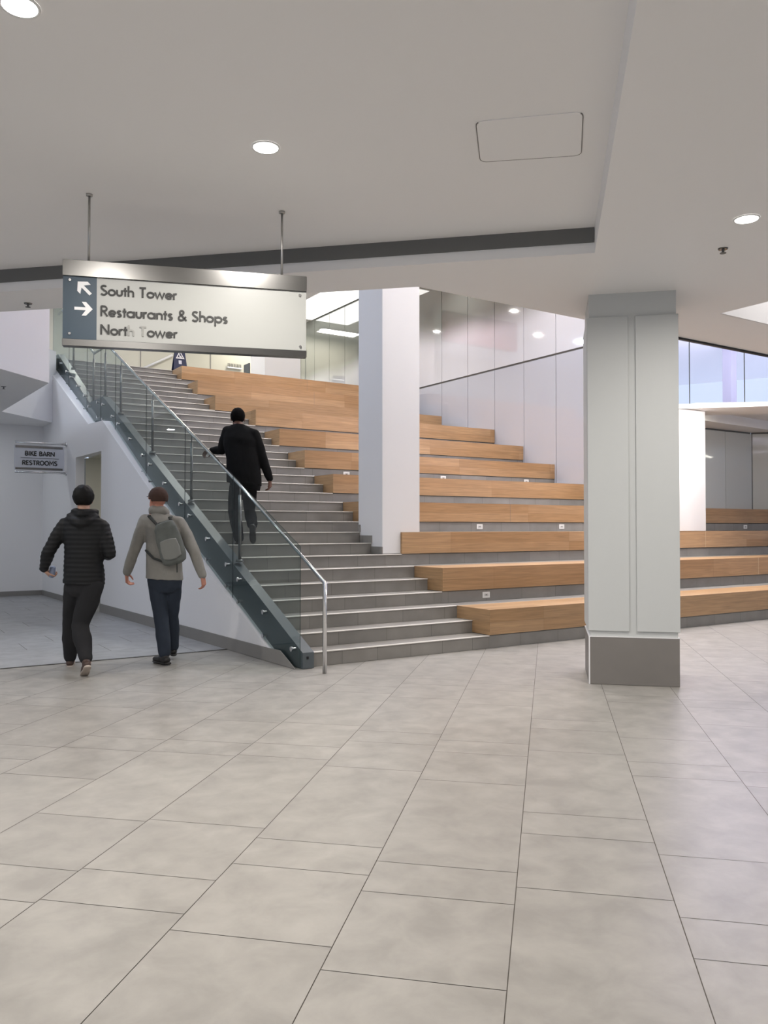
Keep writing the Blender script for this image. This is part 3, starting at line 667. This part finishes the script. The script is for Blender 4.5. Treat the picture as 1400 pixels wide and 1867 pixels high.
# ------------------------------------------------------------------ ceiling items
def downlight(x, y, z, lab, group=None, power=P_DOWN, r=.075):
    t = thing('downlight', lab, 'ceiling light', (x, y, z), group)
    bm = B(); n = 32
    prof_ = [(r + .014, -.001), (r + .012, -.006), (r + .001, -.006), (r, -.002)]
    rings = [[bm.verts.new((x + rr * math.cos(2 * PI * k / n), y + rr * math.sin(2 * PI * k / n), z + zz)) for k in range(n)] for rr, zz in prof_]
    for a, b in zip(rings, rings[1:]):
        for k in range(n): bm.faces.new((a[k], a[(k + 1) % n], b[(k + 1) % n], b[k]))
    link('trim_ring', bm, M['trimring'], t, True)
    bm = B(); disc(bm, (x, y, z - .003), r, r, .004); link('lens', bm, M['lamp'], t)
    area('downlight_lamp', (x, y, z - .02), r * 2, power, WARM, spread=math.radians(166))
downlight(5.108, 3.31, ZC, 'round ceiling light at the right, beside a sprinkler, above the big pillar')
downlight(2.045, 4.52, ZH, 'round ceiling light above the hanging sign, middle of the ceiling')
downlight(.56, 3.88, ZH, 'round ceiling light in the upper left corner')
for (t, c, z) in ((1.2, -1.2, ZH), (-1.8, -1.5, ZH), (-1.5, 3.2, ZC), (1.6, 4.2, ZC), (2.0, -4.6, ZH), (5.2, -6.5, ZH), (-2, -6, ZH), (4.6, 6.6, ZC), (7.9, 4.6, ZC), (-4.6, 0.9, ZC)):
    p = tc(t, c, z); area('downlight_lamp', (p.x, p.y, z - .02), .15, P_DOWN, WARM, spread=math.radians(168))
for p in ((-.5, 14.6), (1.2, 17.0), (-3.5, 13.5)): area('downlight_lamp', (p[0], p[1], ZC - .02), .15, 14, (.9, .95, 1))
t = thing('glow_panel', 'broad glowing panel added to the high ceiling for the white glow beside the glossy panel wall', 'ceiling light', (11.2, 20, 8))
bm = B(); box(bm, 10.6, 11.84, 18.0, 22.6, 7.97, 8.0); link('frame', bm, M['white'], t)
bm = B(); box(bm, 10.64, 11.80, 18.05, 22.55, 7.962, 7.972); link('diffuser', bm, emit('glow_face', (1, .98, .93), 3.0), t)  # emission added to produce the white glow on the high ceiling
for (x_, y_) in ((7.74, 21.64), (6.59, 21.0), (4.56, 20.15), (9.6, 17.6), (7.3, 18.3)): area('upper_lamp', (x_, y_, 7.96), .2, 45, (1, .96, .88))  # last one is a fill added to brighten the maroon bulkhead
bm = B(); box(bm, 6.1, 9.0, 19.5, 19.7, 7.1, 7.99); mb = link('maroon_bulkhead', bm, mat('maroon_paint', (.22, .03, .045), .6)); tag(mb, 'maroon bulkhead under the high ceiling, seen mirrored in the glossy wall panels', 'bulkhead')
for (a_, b_) in (((22.7, 6.25), (22.55, 6.6)), ((21.0, 7.9), (21.05, 8.6)), ((20.2, 6.9), (21.6, 6.3))):
    a_ = Vector((*a_, 0)); b_ = Vector((*b_, 0)); d_ = (b_ - a_).normalized(); n_ = Vector((-d_.y, d_.x, 0)) * .04
    bm = B(); prism(bm, [a_ - n_, b_ - n_, b_ + n_, a_ + n_], ZC - .02, ZC - .001); o = link('linear_light', bm, M['strip']); tag(o, 'short linear ceiling light mirrored in the grey glass panels at the right', 'ceiling light', 'linear lights at the far right')
def sprinkler(x, y, z, lab):
    t = thing('sprinkler', lab, 'sprinkler', (x, y, z), 'ceiling sprinklers')
    bm = B(); disc(bm, (x, y, z - .004), .034, .038, .008); link('escutcheon', bm, M['steel'], t)
    bm = B(); disc(bm, (x, y, z - .02), .009, .011, .03, n=12); disc(bm, (x, y, z - .036), .024, .024, .003, n=16); link('head', bm, M['slot'], t)
sprinkler(5.501, 3.763, ZC, 'sprinkler head on the right ceiling beside the round light')
sprinkler(1.289, 8.269, ZC, 'sprinkler head on the ceiling strip left of the hanging sign')
sprinkler(1.75, 13.35, ZC - .004, 'sprinkler head on the left soffit above the small projecting sign')
# access hatch: the gap line round a rounded panel
hp = [Vector(p) for p in ((2.925, 3.577), (3.262, 3.918), (3.32, 3.94), (3.735, 3.565), (3.355, 3.175))]
hp = [Vector((2.925, 3.577)), Vector((3.275, 3.960)), Vector((3.745, 3.545)), Vector((3.36, 3.165))]
def round_poly(P, r, n=6):
    out = []
    for i in range(len(P)):
        a, b, c = P[i - 1], P[i], P[(i + 1) % len(P)]
        p = b + (a - b).normalized() * r; q = b + (c - b).normalized() * r
        for k in range(n + 1):
            t = k / n; out.append((p * (1 - t) ** 2 + b * 2 * t * (1 - t) + q * t * t))
    return out
rp_ = round_poly(hp, .055)
bm = B(); prism(bm, [(p.x, p.y) for p in rp_], ZH - .005, ZH - .0005); hat = link('access_hatch', bm, M['ceil']); tag(hat, 'flush rounded access panel in the ceiling', 'access panel')
bm = B(); stroke(bm, [(p.x, p.y) for p in rp_[3:-3]], .0055, lambda a, b, t: Vector((a, b, ZH - .001 - t)), .0045); link('gap_line', bm, M['hatchline'], hat)

# upper level: lights, floor sign, handrail, pegs
for (y0, x0, x1) in ((23.3, 9.8, 11.2),):
    t = thing('light_strip', 'linear light on the high ceiling of the upper level, right of the hanging sign', 'ceiling light', (x0, y0, 8))
    bm = B(); box(bm, x0, x1, y0, y0 + .16, 7.94, 8.0); link('housing', bm, M['white'], t)
    bm = B(); box(bm, x0 + .01, x1 - .01, y0 + .01, y0 + .15, 7.93, 7.942); link('lens', bm, M['strip'], t)
    area('strip_lamp', ((x0 + x1) / 2, y0 + .08, 7.9), x1 - x0, 60, (1, .96, .88), (0, 0, 0), .5, 'RECTANGLE')
ws = thing('floor_sign', 'dark blue folding floor sign with a white warning triangle, at the top of the stair', 'floor sign', (6.12, 18.3, ZU))
for s_ in (-1, 1):
    mt2 = Matrix.Translation((6.12, 18.3, ZU)) @ Matrix.Rotation(math.radians(10) * s_, 4, 'X')
    bm = B(); vs = []
    for (x_, z_) in ((-.17, 0), (.17, 0), (.11, .64), (-.11, .64)):
        for y_ in (-.008, .008): vs.append(bm.verts.new(mt2 @ Vector((x_, y_ + s_ * -.0 - (.10 * -s_) , z_ + .0))))
    for q in ((0, 2, 4, 6), (7, 5, 3, 1), (0, 1, 3, 2), (2, 3, 5, 4), (4, 5, 7, 6), (6, 7, 1, 0)): bm.faces.new([vs[i] for i in q])
    link('board', bm, mat('sign_navy', (.022, .03, .075), .4), ws)
mt2 = Matrix.Translation((6.12, 18.3, ZU)) @ Matrix.Rotation(math.radians(-10), 4, 'X')
fw = lambda a, b, t: mt2 @ Vector((a, -.110 - t, b))
bm = B(); stroke(bm, [(-.085, .36), (.085, .36), (0, .53), (-.085, .36)], .022, fw, .003); link('triangle', bm, M['signwhite'], ws)
bm = B(); stroke(bm, [(-.02, .47), (-.005, .42), (.03, .40)], .016, fw, .003); stroke(bm, [(-.02, .42), (.0, .395), (.035, .385)], .012, fw, .003); stroke(bm, [(-.05, .376), (.05, .376)], .01, fw, .003); link('pictogram', bm, M['signwhite'], ws)
bm = B(); stroke(bm, [(-.005, .22), (-.005, .31)], .07, fw, .003); link('notice', bm, M['plate'], ws)
bm = B(); tube(bm, [(6.95, 24.3, 6.17), (7.9, 24.3, 6.71)], .035, 10); wr = link('wall_handrail', bm, M['white'], None, True); tag(wr, 'white sloping rail on the far upper wall left of the floor sign', 'handrail')
pg = thing('peg_rail', 'small white rail of upright pegs on the far upper wall', 'rail', (9.9, 24.35, 6.6))
bm = B(); box(bm, 9.70, 10.2, 24.32, 24.38, 6.52, 6.56); link('shelf', bm, M['signwhite'], pg)
for k in range(9):
    bm = B(); box(bm, 9.72 + k * .053, 9.742 + k * .053, 24.33, 24.35, 6.56, 6.67); link('peg', bm, M['steel'], pg)
bm = B(); box(bm, 9.0, 9.035, 20.98, 21.35, ZU, 6.02); dp = link('dark_cabinet', bm, M['stringer']); tag(dp, 'dark narrow panel beside the white column of the upper floor', 'panel')

# ------------------------------------------------------------------ people
def ringmesh(bm, rings):
    R = []
    for r in rings: R.append([bm.verts.new(p) for p in r])
    n = len(R[0])
    for a, b in zip(R, R[1:]):
        for k in range(n): bm.faces.new((a[k], a[(k + 1) % n], b[(k + 1) % n], b[k]))
    bm.faces.new(R[0]); bm.faces.new(list(reversed(R[-1])))
def capsule(bm, a, b, ra, rb, side=None, flat=1.0, n=16):
    a, b = Vector(a), Vector(b); d = (b - a).normalized()
    s = Vector(side) if side is not None else (Vector((0, 0, 1)) if abs(d.z) < .9 else RGT)
    s = (s - d * s.dot(d)).normalized(); v = d.cross(s)
    rings = []
    def ring(c, r): return [c + (s * math.cos(2 * PI * k / n) + v * math.sin(2 * PI * k / n) * flat) * r for k in range(n)]
    for i in range(1, 6):
        t = PI / 2 * i / 5; rings.append(ring(a - d * ra * math.cos(t), max(ra * math.sin(t), 1e-4)))
    for i in range(5, 0, -1):
        t = PI / 2 * i / 5; rings.append(ring(b + d * rb * math.cos(t), max(rb * math.sin(t), 1e-4)))
    ringmesh(bm, rings)
def chain(bm, pts, radii, side=None, flat=1.0):
    for i in range(len(pts) - 1): capsule(bm, pts[i], pts[i + 1], radii[i], radii[i + 1], side, flat)
def loft(bm, secs, n=28, e=2.3):
    """secs: (centre, lateral vector, depth vector, half width, half depth)"""
    rings = []
    def ring(c, L, D, w_, d_):
        out = []
        for k in range(n):
            t = 2 * PI * k / n; ct, s2 = math.cos(t), math.sin(t)
            out.append(c + L * (abs(ct) ** (2 / e) * (1 if ct >= 0 else -1) * w_) + D * (abs(s2) ** (2 / e) * (1 if s2 >= 0 else -1) * d_))
        return out
    for s in secs: rings.append(ring(*s))
    ringmesh(bm, rings)
def ell(bm, c, R3, r):
    m = Matrix.Translation(c) @ R3.to_4x4() @ Matrix.Diagonal((*r, 1))
    bmesh.ops.create_uvsphere(bm, u_segments=24, v_segments=16, radius=1, matrix=m)
def fuse(name, bm, m, parent, voxel=.007, smooth=4, disp=None):
    bmesh.ops.recalc_face_normals(bm, faces=bm.faces)
    me = bpy.data.meshes.new(name); bm.to_mesh(me); bm.free()
    o = bpy.data.objects.new(name, me); C.objects.link(o)
    r = o.modifiers.new('r', 'REMESH'); r.mode = 'VOXEL'; r.voxel_size = voxel
    s = o.modifiers.new('s', 'SMOOTH'); s.factor = .5; s.iterations = smooth
    dg = bpy.context.evaluated_depsgraph_get(); me2 = bpy.data.meshes.new_from_object(o.evaluated_get(dg))
    o.modifiers.clear(); o.data = me2; me2.name = name; me2.materials.clear(); me2.materials.append(m)
    if disp:
        nm = [v.normal.copy() for v in me2.vertices]
        for v, q in zip(me2.vertices, nm): v.co += q * disp(v.co)
    for p in me2.polygons: p.use_smooth = True
    if parent: o.parent = parent; o.matrix_parent_inverse = parent.matrix_basis.inverted()
    return o
F_PX = 1473.4; PT = math.radians(1.097)
def J(px, py, D):
    x = (px - 700) / F_PX; z = -(py - 933.5) / F_PX
    Y = math.cos(PT) - z * math.sin(PT); Z = math.sin(PT) + z * math.cos(PT)
    k = D / Y
    return RGT * (x * k) + FWD * D + Vector((0, 0, EYE + Z * k))
def hand(bm, wrist, fdir, palm, thumb, s=1.0, curl=.55):
    """palm = direction the palm faces, thumb = side the thumb leaves from"""
    f = fdir.normalized(); p = (palm - f * palm.dot(f)).normalized(); t = f.cross(p).normalized()
    if t.dot(thumb) < 0: t = -t
    kn = wrist + f * .085 * s
    for q in (-.028, -.010, .009, .026):
        capsule(bm, wrist + f * .012 * s + t * q * .7 * s, kn + t * q * s, .0150 * s, .0125 * s)
    lens = {.026: .9, .009: 1.05, -.010: 1.0, -.028: .8}
    for i, q in enumerate((.027, .0095, -.0085, -.0265)):
        L = (.88, 1.0, .94, .76)[i]; a = kn + t * q * s; ang = .25
        for j, (sl, rr) in enumerate(((.040, .0088), (.026, .0080), (.021, .0070))):
            ang += curl * (.75 if j == 0 else 1.0)
            b = a + (f * math.cos(ang) + p * math.sin(ang)) * sl * L * s
            capsule(bm, a, b, rr * s, rr * .92 * s, n=10); a = b
    a = wrist + f * .022 * s + t * .024 * s + p * .006 * s
    b = a + (f * .55 + t * .62 + p * .45).normalized() * .040 * s; c = b + (f * .85 + t * .15 + p * .5).normalized() * .030 * s; d = c + (f * .9 - t * .05 + p * .45).normalized() * .022 * s
    chain(bm, [a, b, c, d], [.0125 * s, .0105 * s, .0095 * s, .008 * s])
def head(bm, hc, face, s=1.0, tilt=0):
    """hc = head centre, face = direction looked at"""
    f = face.normalized(); l = f.cross(UP).normalized(); u = l.cross(f).normalized(); R3 = Matrix((l, f, u)).transposed()
    ell(bm, hc + u * .025 * s - f * .01 * s, R3, (.076 * s, .094 * s, .088 * s))        # skull
    ell(bm, hc + f * .022 * s - u * .045 * s, R3, (.058 * s, .068 * s, .072 * s))      # face and jaw
    capsule(bm, hc + f * .090 * s + u * .005 * s, hc + f * .105 * s - u * .028 * s, .010 * s, .014 * s)   # nose
    capsule(bm, hc + f * .080 * s + u * .024 * s - l * .035 * s, hc + f * .080 * s + u * .024 * s + l * .035 * s, .014 * s, .014 * s)  # brow
    capsule(bm, hc + f * .084 * s - u * .060 * s - l * .018 * s, hc + f * .084 * s - u * .060 * s + l * .018 * s, .008 * s, .008 * s)  # lips
    capsule(bm, hc + f * .076 * s - u * .097 * s - l * .008 * s, hc + f * .076 * s - u * .097 * s + l * .008 * s, .017 * s, .017 * s)  # chin
    for q in (-1, 1):
        capsule(bm, hc + l * q * .078 * s + u * .015 * s - f * .012 * s, hc + l * q * .076 * s - u * .028 * s - f * .004 * s, .016 * s, .011 * s, side=f, flat=.5)  # ears
    return l, f, u, R3
def hair(hc, face, s, m, parent, low=-.055, name='hair', scale=1.0):
    f = face.normalized(); l = f.cross(UP).normalized(); u = l.cross(f).normalized(); R3 = Matrix((l, f, u)).transposed()
    bm = B(); mm = Matrix.Translation(hc + u * .030 * s - f * .014 * s) @ R3.to_4x4() @ Matrix.Diagonal((.086 * s * scale, .102 * s * scale, .096 * s * scale, 1))
    bmesh.ops.create_uvsphere(bm, u_segments=40, v_segments=28, radius=1, matrix=mm)
    kill = []
    for v in bm.verts:
        q = v.co - hc; a, b = q.dot(f), q.dot(u)
        if b < low * s or (a > .035 * s and b < .055 * s) or (a > -.005 * s and b < .0 * s): kill.append(v)
        else: v.co += (v.co - hc).normalized() * noise.noise(v.co * 38) * .006
    bmesh.ops.delete(bm, geom=kill, context='VERTS')
    bmesh.ops.solidify(bm, geom=bm.faces[:], thickness=.012)
    return link(name, bm, m, parent, True)
def folds(amp, fx=7, seed=0):
    def d(co): return amp * (noise.noise(Vector((co.x * fx + seed, co.y * fx, co.z * fx * .8))) + .5 * noise.noise(Vector((co.x * 19, co.y * 19 + seed, co.z * 11))))
    return d
def shoe(parent, ankle, toe_dir, pitch, ms, msole, s=1.0, heel_up=0):
    """ankle joint; toe_dir horizontal; pitch radians, + = heel raised"""
    f = toe_dir.normalized(); l = f.cross(UP).normalized()
    ff = (f * math.cos(pitch) - UP * math.sin(pitch)).normalized(); uu = l.cross(ff).normalized(); 
    if uu.z < 0: uu = -uu
    h = ankle - uu * .055 * s - ff * .035 * s      # heel centre, above sole
    bm = B()
    capsule(bm, h, h + ff * .10 * s, .036 * s, .038 * s, side=l, flat=.95); capsule(bm, h + ff * .08 * s, h + ff * .195 * s - uu * .008 * s, .042 * s, .036 * s, side=l, flat=.72)
    capsule(bm, ankle + uu * .03 * s, h + ff * .03 * s, .038 * s, .040 * s)
    fuse('shoe', bm, ms, parent, .006, 5)
    bm = B(); secs = []
    base = h - uu * .030 * s
    for t, w_ in ((-.045, .018), (-.035, .030), (0, .036), (.06, .034), (.12, .042), (.18, .042), (.215, .032), (.235, .012)):
        secs.append((base + ff * t * s, l, uu, w_ * s, .011 * s))
    loft(bm, secs, 16, 3.0); link('shoe_sole', bm, msole, parent, True)
SK1 = mat('skin_light', (.52, .30, .21), .5); SK2 = mat('skin_ruddy', (.50, .22, .15), .5); SK3 = mat('skin_brown', (.16, .075, .05), .5)

def build_person(label, hs_, j, face, skin, hairm, jm, tm, shm, solem, puffer=False, hem=0, jack=1.0, hand_cfg=None, voxel=.0055, hood=False, suit=False, depth=1.0, baggy=1.0):
    """j holds world joints: head, neck, shl, shr, ell, elr, wrl, wrr, chest, waist, hip, hpl, hpr, knl, knr, anl, anr"""
    p = None
    side = (j['shr'] - j['shl']).normalized(); bf = UP.cross(side).normalized()        # body forward
    if bf.dot(FWD) < 0: bf = -bf
    # --- body, one continuous surface
    bm = B()
    l, f, u, R3 = head(bm, j['head'], face, hs_)
    capsule(bm, j['head'] - UP * .05 - f * .015, j['neck'] - UP * .03, .054, .060)
    loft(bm, [(j['neck'] - UP * .0, side, bf, .07, .06), (j['neck'] - UP * .06, side, bf, .155, .085), (j['chest'], side, bf, .165, .105), (j['waist'], side, bf, .135, .10), (j['hip'], side, bf, .155, .11), (j['hip'] - UP * .07, side, bf, .12, .09)])
    for a, b, c, hn in (('shl', 'ell', 'wrl', 'handl'), ('shr', 'elr', 'wrr', 'handr')):
        chain(bm, [j[a], j[b], j[c]], [.048, .038, .027])
        hd, pl, th, cu = j[hn]; capsule(bm, j[c], j[c] + hd.normalized() * .03, .027, .026, side=pl.cross(hd), flat=.8); hand(bm, j[c] + hd.normalized() * .01, hd, pl, th, 1.0, cu)
    for a, b, c in (('hpl', 'knl', 'anl'), ('hpr', 'knr', 'anr')):
        chain(bm, [j[a], j[b], j[c]], [.078, .050, .036])
        capsule(bm, j[c], j[c] - UP * .03 + bf * .06, .034, .03)
    p = fuse('person', bm, skin, None, voxel, 2)
    tag(p, label, 'person')
    if hairm: hair(j['head'], face, hs_, hairm, p, scale=1.0 if suit else 1.10)
    # --- trousers
    bm = B()
    hip = j['hip']
    loft(bm, [(hip + UP * .08, side, bf, .165 * jack, .115), (hip, side, bf, .178, .125), (hip - UP * .08, side, bf, .172, .12), (hip - UP * .13, side, bf, .12, .10)])
    for a, b, c in (('hpl', 'knl', 'anl'), ('hpr', 'knr', 'anr')):
        m1 = j[a].lerp(j[b], .45); m2 = j[b].lerp(j[c], .4)
        chain(bm, [j[a] + UP * .02, m1, j[b], m2, j[c] + (j[b] - j[c]).normalized() * .03], [.096 * baggy, .092 * baggy, .073 * baggy, .076 * baggy, .062])
    fuse('trousers', bm, tm, p, .009, 4, folds(.007, 9, 3))
    # --- jacket
    bm = B(); q = jack
    nk = j['neck']
    secs = [(nk + UP * .005, side, bf, .070, .065), (nk - UP * .03, side, bf, .115, .085), (nk - UP * .075, side, bf, .185 * q, .108), (j['chest'] + UP * .05, side, bf, .20 * q, .132), (j['chest'] - UP * .04, side, bf, .198 * q, .140 * depth),
            (j['waist'], side, bf, .186 * q, .140 * depth), (j['hip'] + UP * .05, side, bf, .195 * q, .148 * depth), (j['hem'], side, bf, .200 * q, .150 * depth)]
    loft(bm, secs, 32, 2.25)
    for a, b, c in (('shl', 'ell', 'wrl'), ('shr', 'elr', 'wrr')):
        m1 = j[a].lerp(j[b], .5); m2 = j[b].lerp(j[c], .5)
        capsule(bm, nk + (j[a] - nk) * .25 - UP * .03, j[a] - UP * .004, .060, .066)
        chain(bm, [j[a], m1, j[b], m2, j[c] - (j[c] - j[b]).normalized() * .012], [.072 if not suit else .068, .070, .062, .056, .047])
    if hood:
        chain(bm, [nk - side * .085 + bf * .06 - UP * .01, nk - side * .075 - bf * .03 - UP * .015, nk - bf * .085 - UP * .03, nk + side * .075 - bf * .03 - UP * .015, nk + side * .085 + bf * .06 - UP * .01], [.040, .046, .050, .046, .040])
        chain(bm, [nk - side * .13 - bf * .03 - UP * .055, nk - side * .07 - bf * .105 - UP * .10, nk - bf * .125 - UP * .125, nk + side * .07 - bf * .105 - UP * .10, nk + side * .13 - bf * .03 - UP * .055], [.032, .040, .045, .040, .032])
    if puffer:
        fd = lambda co: .0022 * math.sin(co.z * 2 * PI / .045 + 1.5 * noise.noise(co * 3)) + .010 * noise.noise(co * 5)
    else: fd = folds(.009 if not suit else .007, 6, 1)
    jk = fuse('jacket', bm, jm, p, .009, 9, fd)
    return p, side, bf, jk

V = lambda *a: Vector(a)
def vdir(r, f, z): return (RGT * r + FWD * f + UP * z).normalized()
# person 1: black quilted jacket, walking away
def z5(x, y, d): return J(40 + x / 4.789, 870 + y / 4.789, 7.95 + d)
f1 = vdir(-.25, 1, .02)
j = dict(head=z5(538, 193, .03), neck=z5(542, 295, .0), shl=z5(378, 412, .0), shr=z5(705, 435, .02), ell=z5(232, 650, -.06), elr=z5(765, 670, -.02), wrl=z5(190, 800, .10), wrr=z5(745, 690, .22),
         chest=z5(545, 510, .0), waist=z5(540, 740, .0), hip=z5(545, 930, .0), hpl=z5(470, 965, .02), hpr=z5(615, 965, -.02), knl=z5(430, 1300, .24), knr=z5(505, 1290, -.02), anl=z5(420, 1590, .40), anr=z5(560, 1600, -.27),
         hem=z5(540, 935, .0), handl=(vdir(.35, .55, -.55), vdir(.6, -.1, .4), vdir(.3, -.6, .6), .75), handr=(vdir(-.1, .9, .1), vdir(-1, 0, -.2), vdir(0, 0, 1), .8))
BLK = mat('black_quilted_nylon', (.011, .0115, .0125), .6, 0, .25); TR1 = mat('charcoal_cloth', (.026, .026, .028), .9, 0, .15)
HB = mat('black_hair', (.006, .0055, .005), .6, 0, .2); SH1 = mat('brown_leather', (.055, .030, .022), .55); SOL1 = mat('pale_sole', (.42, .36, .31), .7)
p1, sd, bf, jk1 = build_person('person in black quilted jacket and dark trousers walking away, at the far left', 1.07, j, f1, SK1, HB, BLK, TR1, SH1, SOL1, puffer=True, jack=1.0, hood=True, baggy=1.13)
shoe(p1, j['anr'] + UP * .0, vdir(-.55, 1, 0), .50, SH1, SOL1)
shoe(p1, j['anl'] + UP * .02, vdir(-.3, 1, 0), -.02, SH1, SOL1)
# the bluish cup held in the left hand
hc_ = j['wrl'] + vdir(.35, .55, -.55) * .085 + vdir(.6, -.1, .4) * .035
bm = B(); capsule(bm, hc_ - vdir(.1, .1, 1) * .03, hc_ + vdir(.1, .1, 1) * .035, .030, .030); ph = link('small_cup', bm, mat('pale_blue_plastic', (.25, .30, .42), .3), None, True); tag(ph, 'small pale blue object held in the left hand of the person at far left', 'cup')

# person 2: grey coat, backpack, jeans
def z6(x, y, d): return J(200 + x / 5.045, 870 + y / 5.045, 8.45 + d)
f2 = vdir(-1.15, .9, -.02)
j = dict(head=z6(438, 212, .02), neck=z6(450, 330, .0), shl=z6(335, 400, .0), shr=z6(640, 420, .03), ell=z6(232, 660, -.04), elr=z6(775, 680, -.06), wrl=z6(155, 880, .07), wrr=z6(855, 905, -.02),
         chest=z6(505, 520, .0), waist=z6(500, 740, .0), hip=z6(505, 940, .0), hpl=z6(428, 960, -.0), hpr=z6(580, 960, .0), knl=z6(475, 1300, -.02), knr=z6(570, 1290, .16), anl=z6(505, 1640, -.07), anr=z6(585, 1570, .30),
         hem=z6(503, 940, .0), handl=(vdir(-.05, .35, -.9), vdir(.9, .1, 0), vdir(0, .8, .3), .55), handr=(vdir(.12, .1, -1), vdir(-.7, .2, 0), vdir(-.1, .8, .2), .50))
GC = mat('grey_wool', (.27, .26, .235), .95, noise_amt=.12, noise_scale=25); JN = mat('dark_denim', (.018, .026, .042), .85, noise_amt=.15, noise_scale=12)
CAPM = mat('brown_felt', (.055, .028, .020), .9); SH2 = mat('dark_leather', (.016, .014, .013), .5)
p2, sd, bf, jk2 = build_person('person in grey coat and dark jeans with a backpack, walking left of the stair', 1.06, j, f2, SK2, None, GC, JN, SH2, SH2, jack=.98)
hair(j['head'], f2, 1.06, CAPM, p2, low=-.02, name='cap', scale=1.06)
fc = f2.normalized(); lc = fc.cross(UP).normalized()
bm = B(); loft(bm, [(j['head'] + UP * .040 + fc * t, lc, UP, w_, .004) for t, w_ in ((.06, .07), (.10, .062), (.125, .045), (.137, .018))], 16, 2); link('cap_peak', bm, CAPM, p2, True)
bm = B(); capsule(bm, j['neck'] - sd * .05 - bf * .02 + UP * .025, j['neck'] + sd * .05 - bf * .02 + UP * .025, .052, .052); capsule(bm, j['neck'] - sd * .06 + bf * .03 + UP * .01, j['neck'] + sd * .06 + bf * .03 + UP * .01, .05, .05); fuse('collar', bm, GC, p2, .008, 4)
shoe(p2, j['anl'] + UP * .02, vdir(-.75, .8, 0), .02, SH2, SH2, 1.12); shoe(p2, j['anr'] + UP * .02, vdir(-.3, 1, 0), -.05, SH2, SH2)
# backpack
BPK = mat('grey_green_canvas', (.115, .125, .115), .8, noise_amt=.3, noise_scale=14); BPD = mat('dark_strap', (.035, .038, .036), .8)
bc = z6(585, 610, 0) - bf * .19
tilt = (UP * .96 - sd * .0 + sd * -.28).normalized(); sdt = tilt.cross(bf).normalized()
if sdt.dot(sd) < 0: sdt = -sdt
bp = thing('backpack', 'grey-green backpack worn on the back of the person in the grey coat', 'backpack', bc)
bm = B(); loft(bm, [(bc + tilt * t, sdt, bf, w_, d_) for t, w_, d_ in ((.235, .04, .02), (.225, .085, .045), (.17, .115, .06), (.03, .125, .075), (-.12, .13, .08), (-.19, .115, .07), (-.215, .07, .04))], 28, 2.8)
fuse('pack', bm, BPK, bp, .007, 4, folds(.007, 11, 5))
bm = B(); pc = bc - bf * .07 - tilt * .05
loft(bm, [(pc + tilt * t, sdt, bf, w_, .028) for t, w_ in ((.10, .03), (.09, .085), (0, .098), (-.09, .092), (-.11, .04))], 24, 2.8); fuse('front_pocket', bm, mat('pale_canvas', (.20, .205, .19), .85), bp, .006, 4)
bm = B(); capsule(bm, bc + tilt * .23 - sdt * .05 - bf * .0, bc + tilt * .23 + sdt * .05, .010, .010); link('carry_loop', bm, BPD, bp, True)
for s_ in (-1, 1):
    bm = B(); a = bc + tilt * .2 + sdt * .07 * s_ + bf * .05
    sh_ = (j['shl'] if s_ < 0 else j['shr']); top = j['neck'].lerp(sh_, .62) + UP * .015 - bf * .06
    pts = [a, top - bf * .045 - UP * .0, j['neck'].lerp(sh_, .66) + UP * .035, j['neck'].lerp(sh_, .72) + bf * .10 - UP * .03]
    chain(bm, pts, [.016, .018, .018, .016], side=sd, flat=.5); fuse('shoulder_strap', bm, BPD, bp, .005, 3)
bm = B(); a = bc - tilt * .16 - sdt * .11; chain(bm, [a, a - sd * .11 + UP * .03 + bf * .03, a - sd * .20 + UP * .10 + bf * .10], [.012, .012, .012]); link('side_strap', bm, BPD, bp, True)
bm = B(); a = bc - tilt * .20 + sdt * .02; chain(bm, [a - bf * .03, a - UP * .10 - bf * .02], [.006, .006]); link('hanging_strap', bm, BPD, bp, True)

# person 3: black suit climbing the stair
def z7(x, y, d): return J(360 + x / 6.4375, 730 + y / 6.4375, 10.27 + d)
f3 = vdir(-.22, 1, -.25)
j = dict(head=z7(472, 215, .06), neck=z7(495, 285, .03), shl=z7(350, 365, .02), shr=z7(668, 400, .0), ell=z7(285, 585, .08), elr=z7(765, 680, .0), wrl=z7(165, 590, .20), wrr=z7(850, 925, .02),
         chest=z7(505, 500, .0), waist=z7(535, 720, -.03), hip=z7(545, 920, -.04), hpl=z7(470, 960, -.03), hpr=z7(610, 975, -.03), knl=z7(425, 1290, .03), knr=z7(610, 1290, .20), anl=z7(490, 1640, -.02), anr=z7(650, 1480, -.02),
         hem=z7(545, 985, -.04), handl=(vdir(-.85, .45, -.15), vdir(-.1, -.1, -1), vdir(.2, .9, 0), .55), handr=(vdir(.0, .1, -1), vdir(-.75, .2, 0), vdir(-.1, .9, .1), .45))
SUIT = mat('black_suit_cloth', (.007, .007, .0075), .85, 0, .12); SUT = mat('black_suit_trouser', (.010, .010, .0105), .85, 0, .12); HB3 = mat('short_black_hair', (.004, .0035, .0035), .9, 0, .1)
p3, sd, bf, jk3 = build_person('person in black suit climbing the stair, left hand on the handrail', 1.08, j, f3, SK3, HB3, SUIT, SUT, SH2, SH2, jack=1.13, suit=True, depth=.95)
# suit tails
bm = B()
loft(bm, [(j['hip'] + UP * .05, sd, bf, .19, .14), (j['hip'] - UP * .06 + sd * .01, sd, bf, .205, .15), (j['hip'] - UP * .13 + sd * .03, sd, bf, .17, .12)], 28, 2.3)
fuse('jacket_tail', bm, SUIT, p3, .008, 4, folds(.009, 8, 2))
shoe(p3, j['anl'] + UP * .01, vdir(-.35, 1, 0), .0, SH2, SH2); shoe(p3, j['anr'], vdir(-.05, .9, 0), 1.0, SH2, SH2)
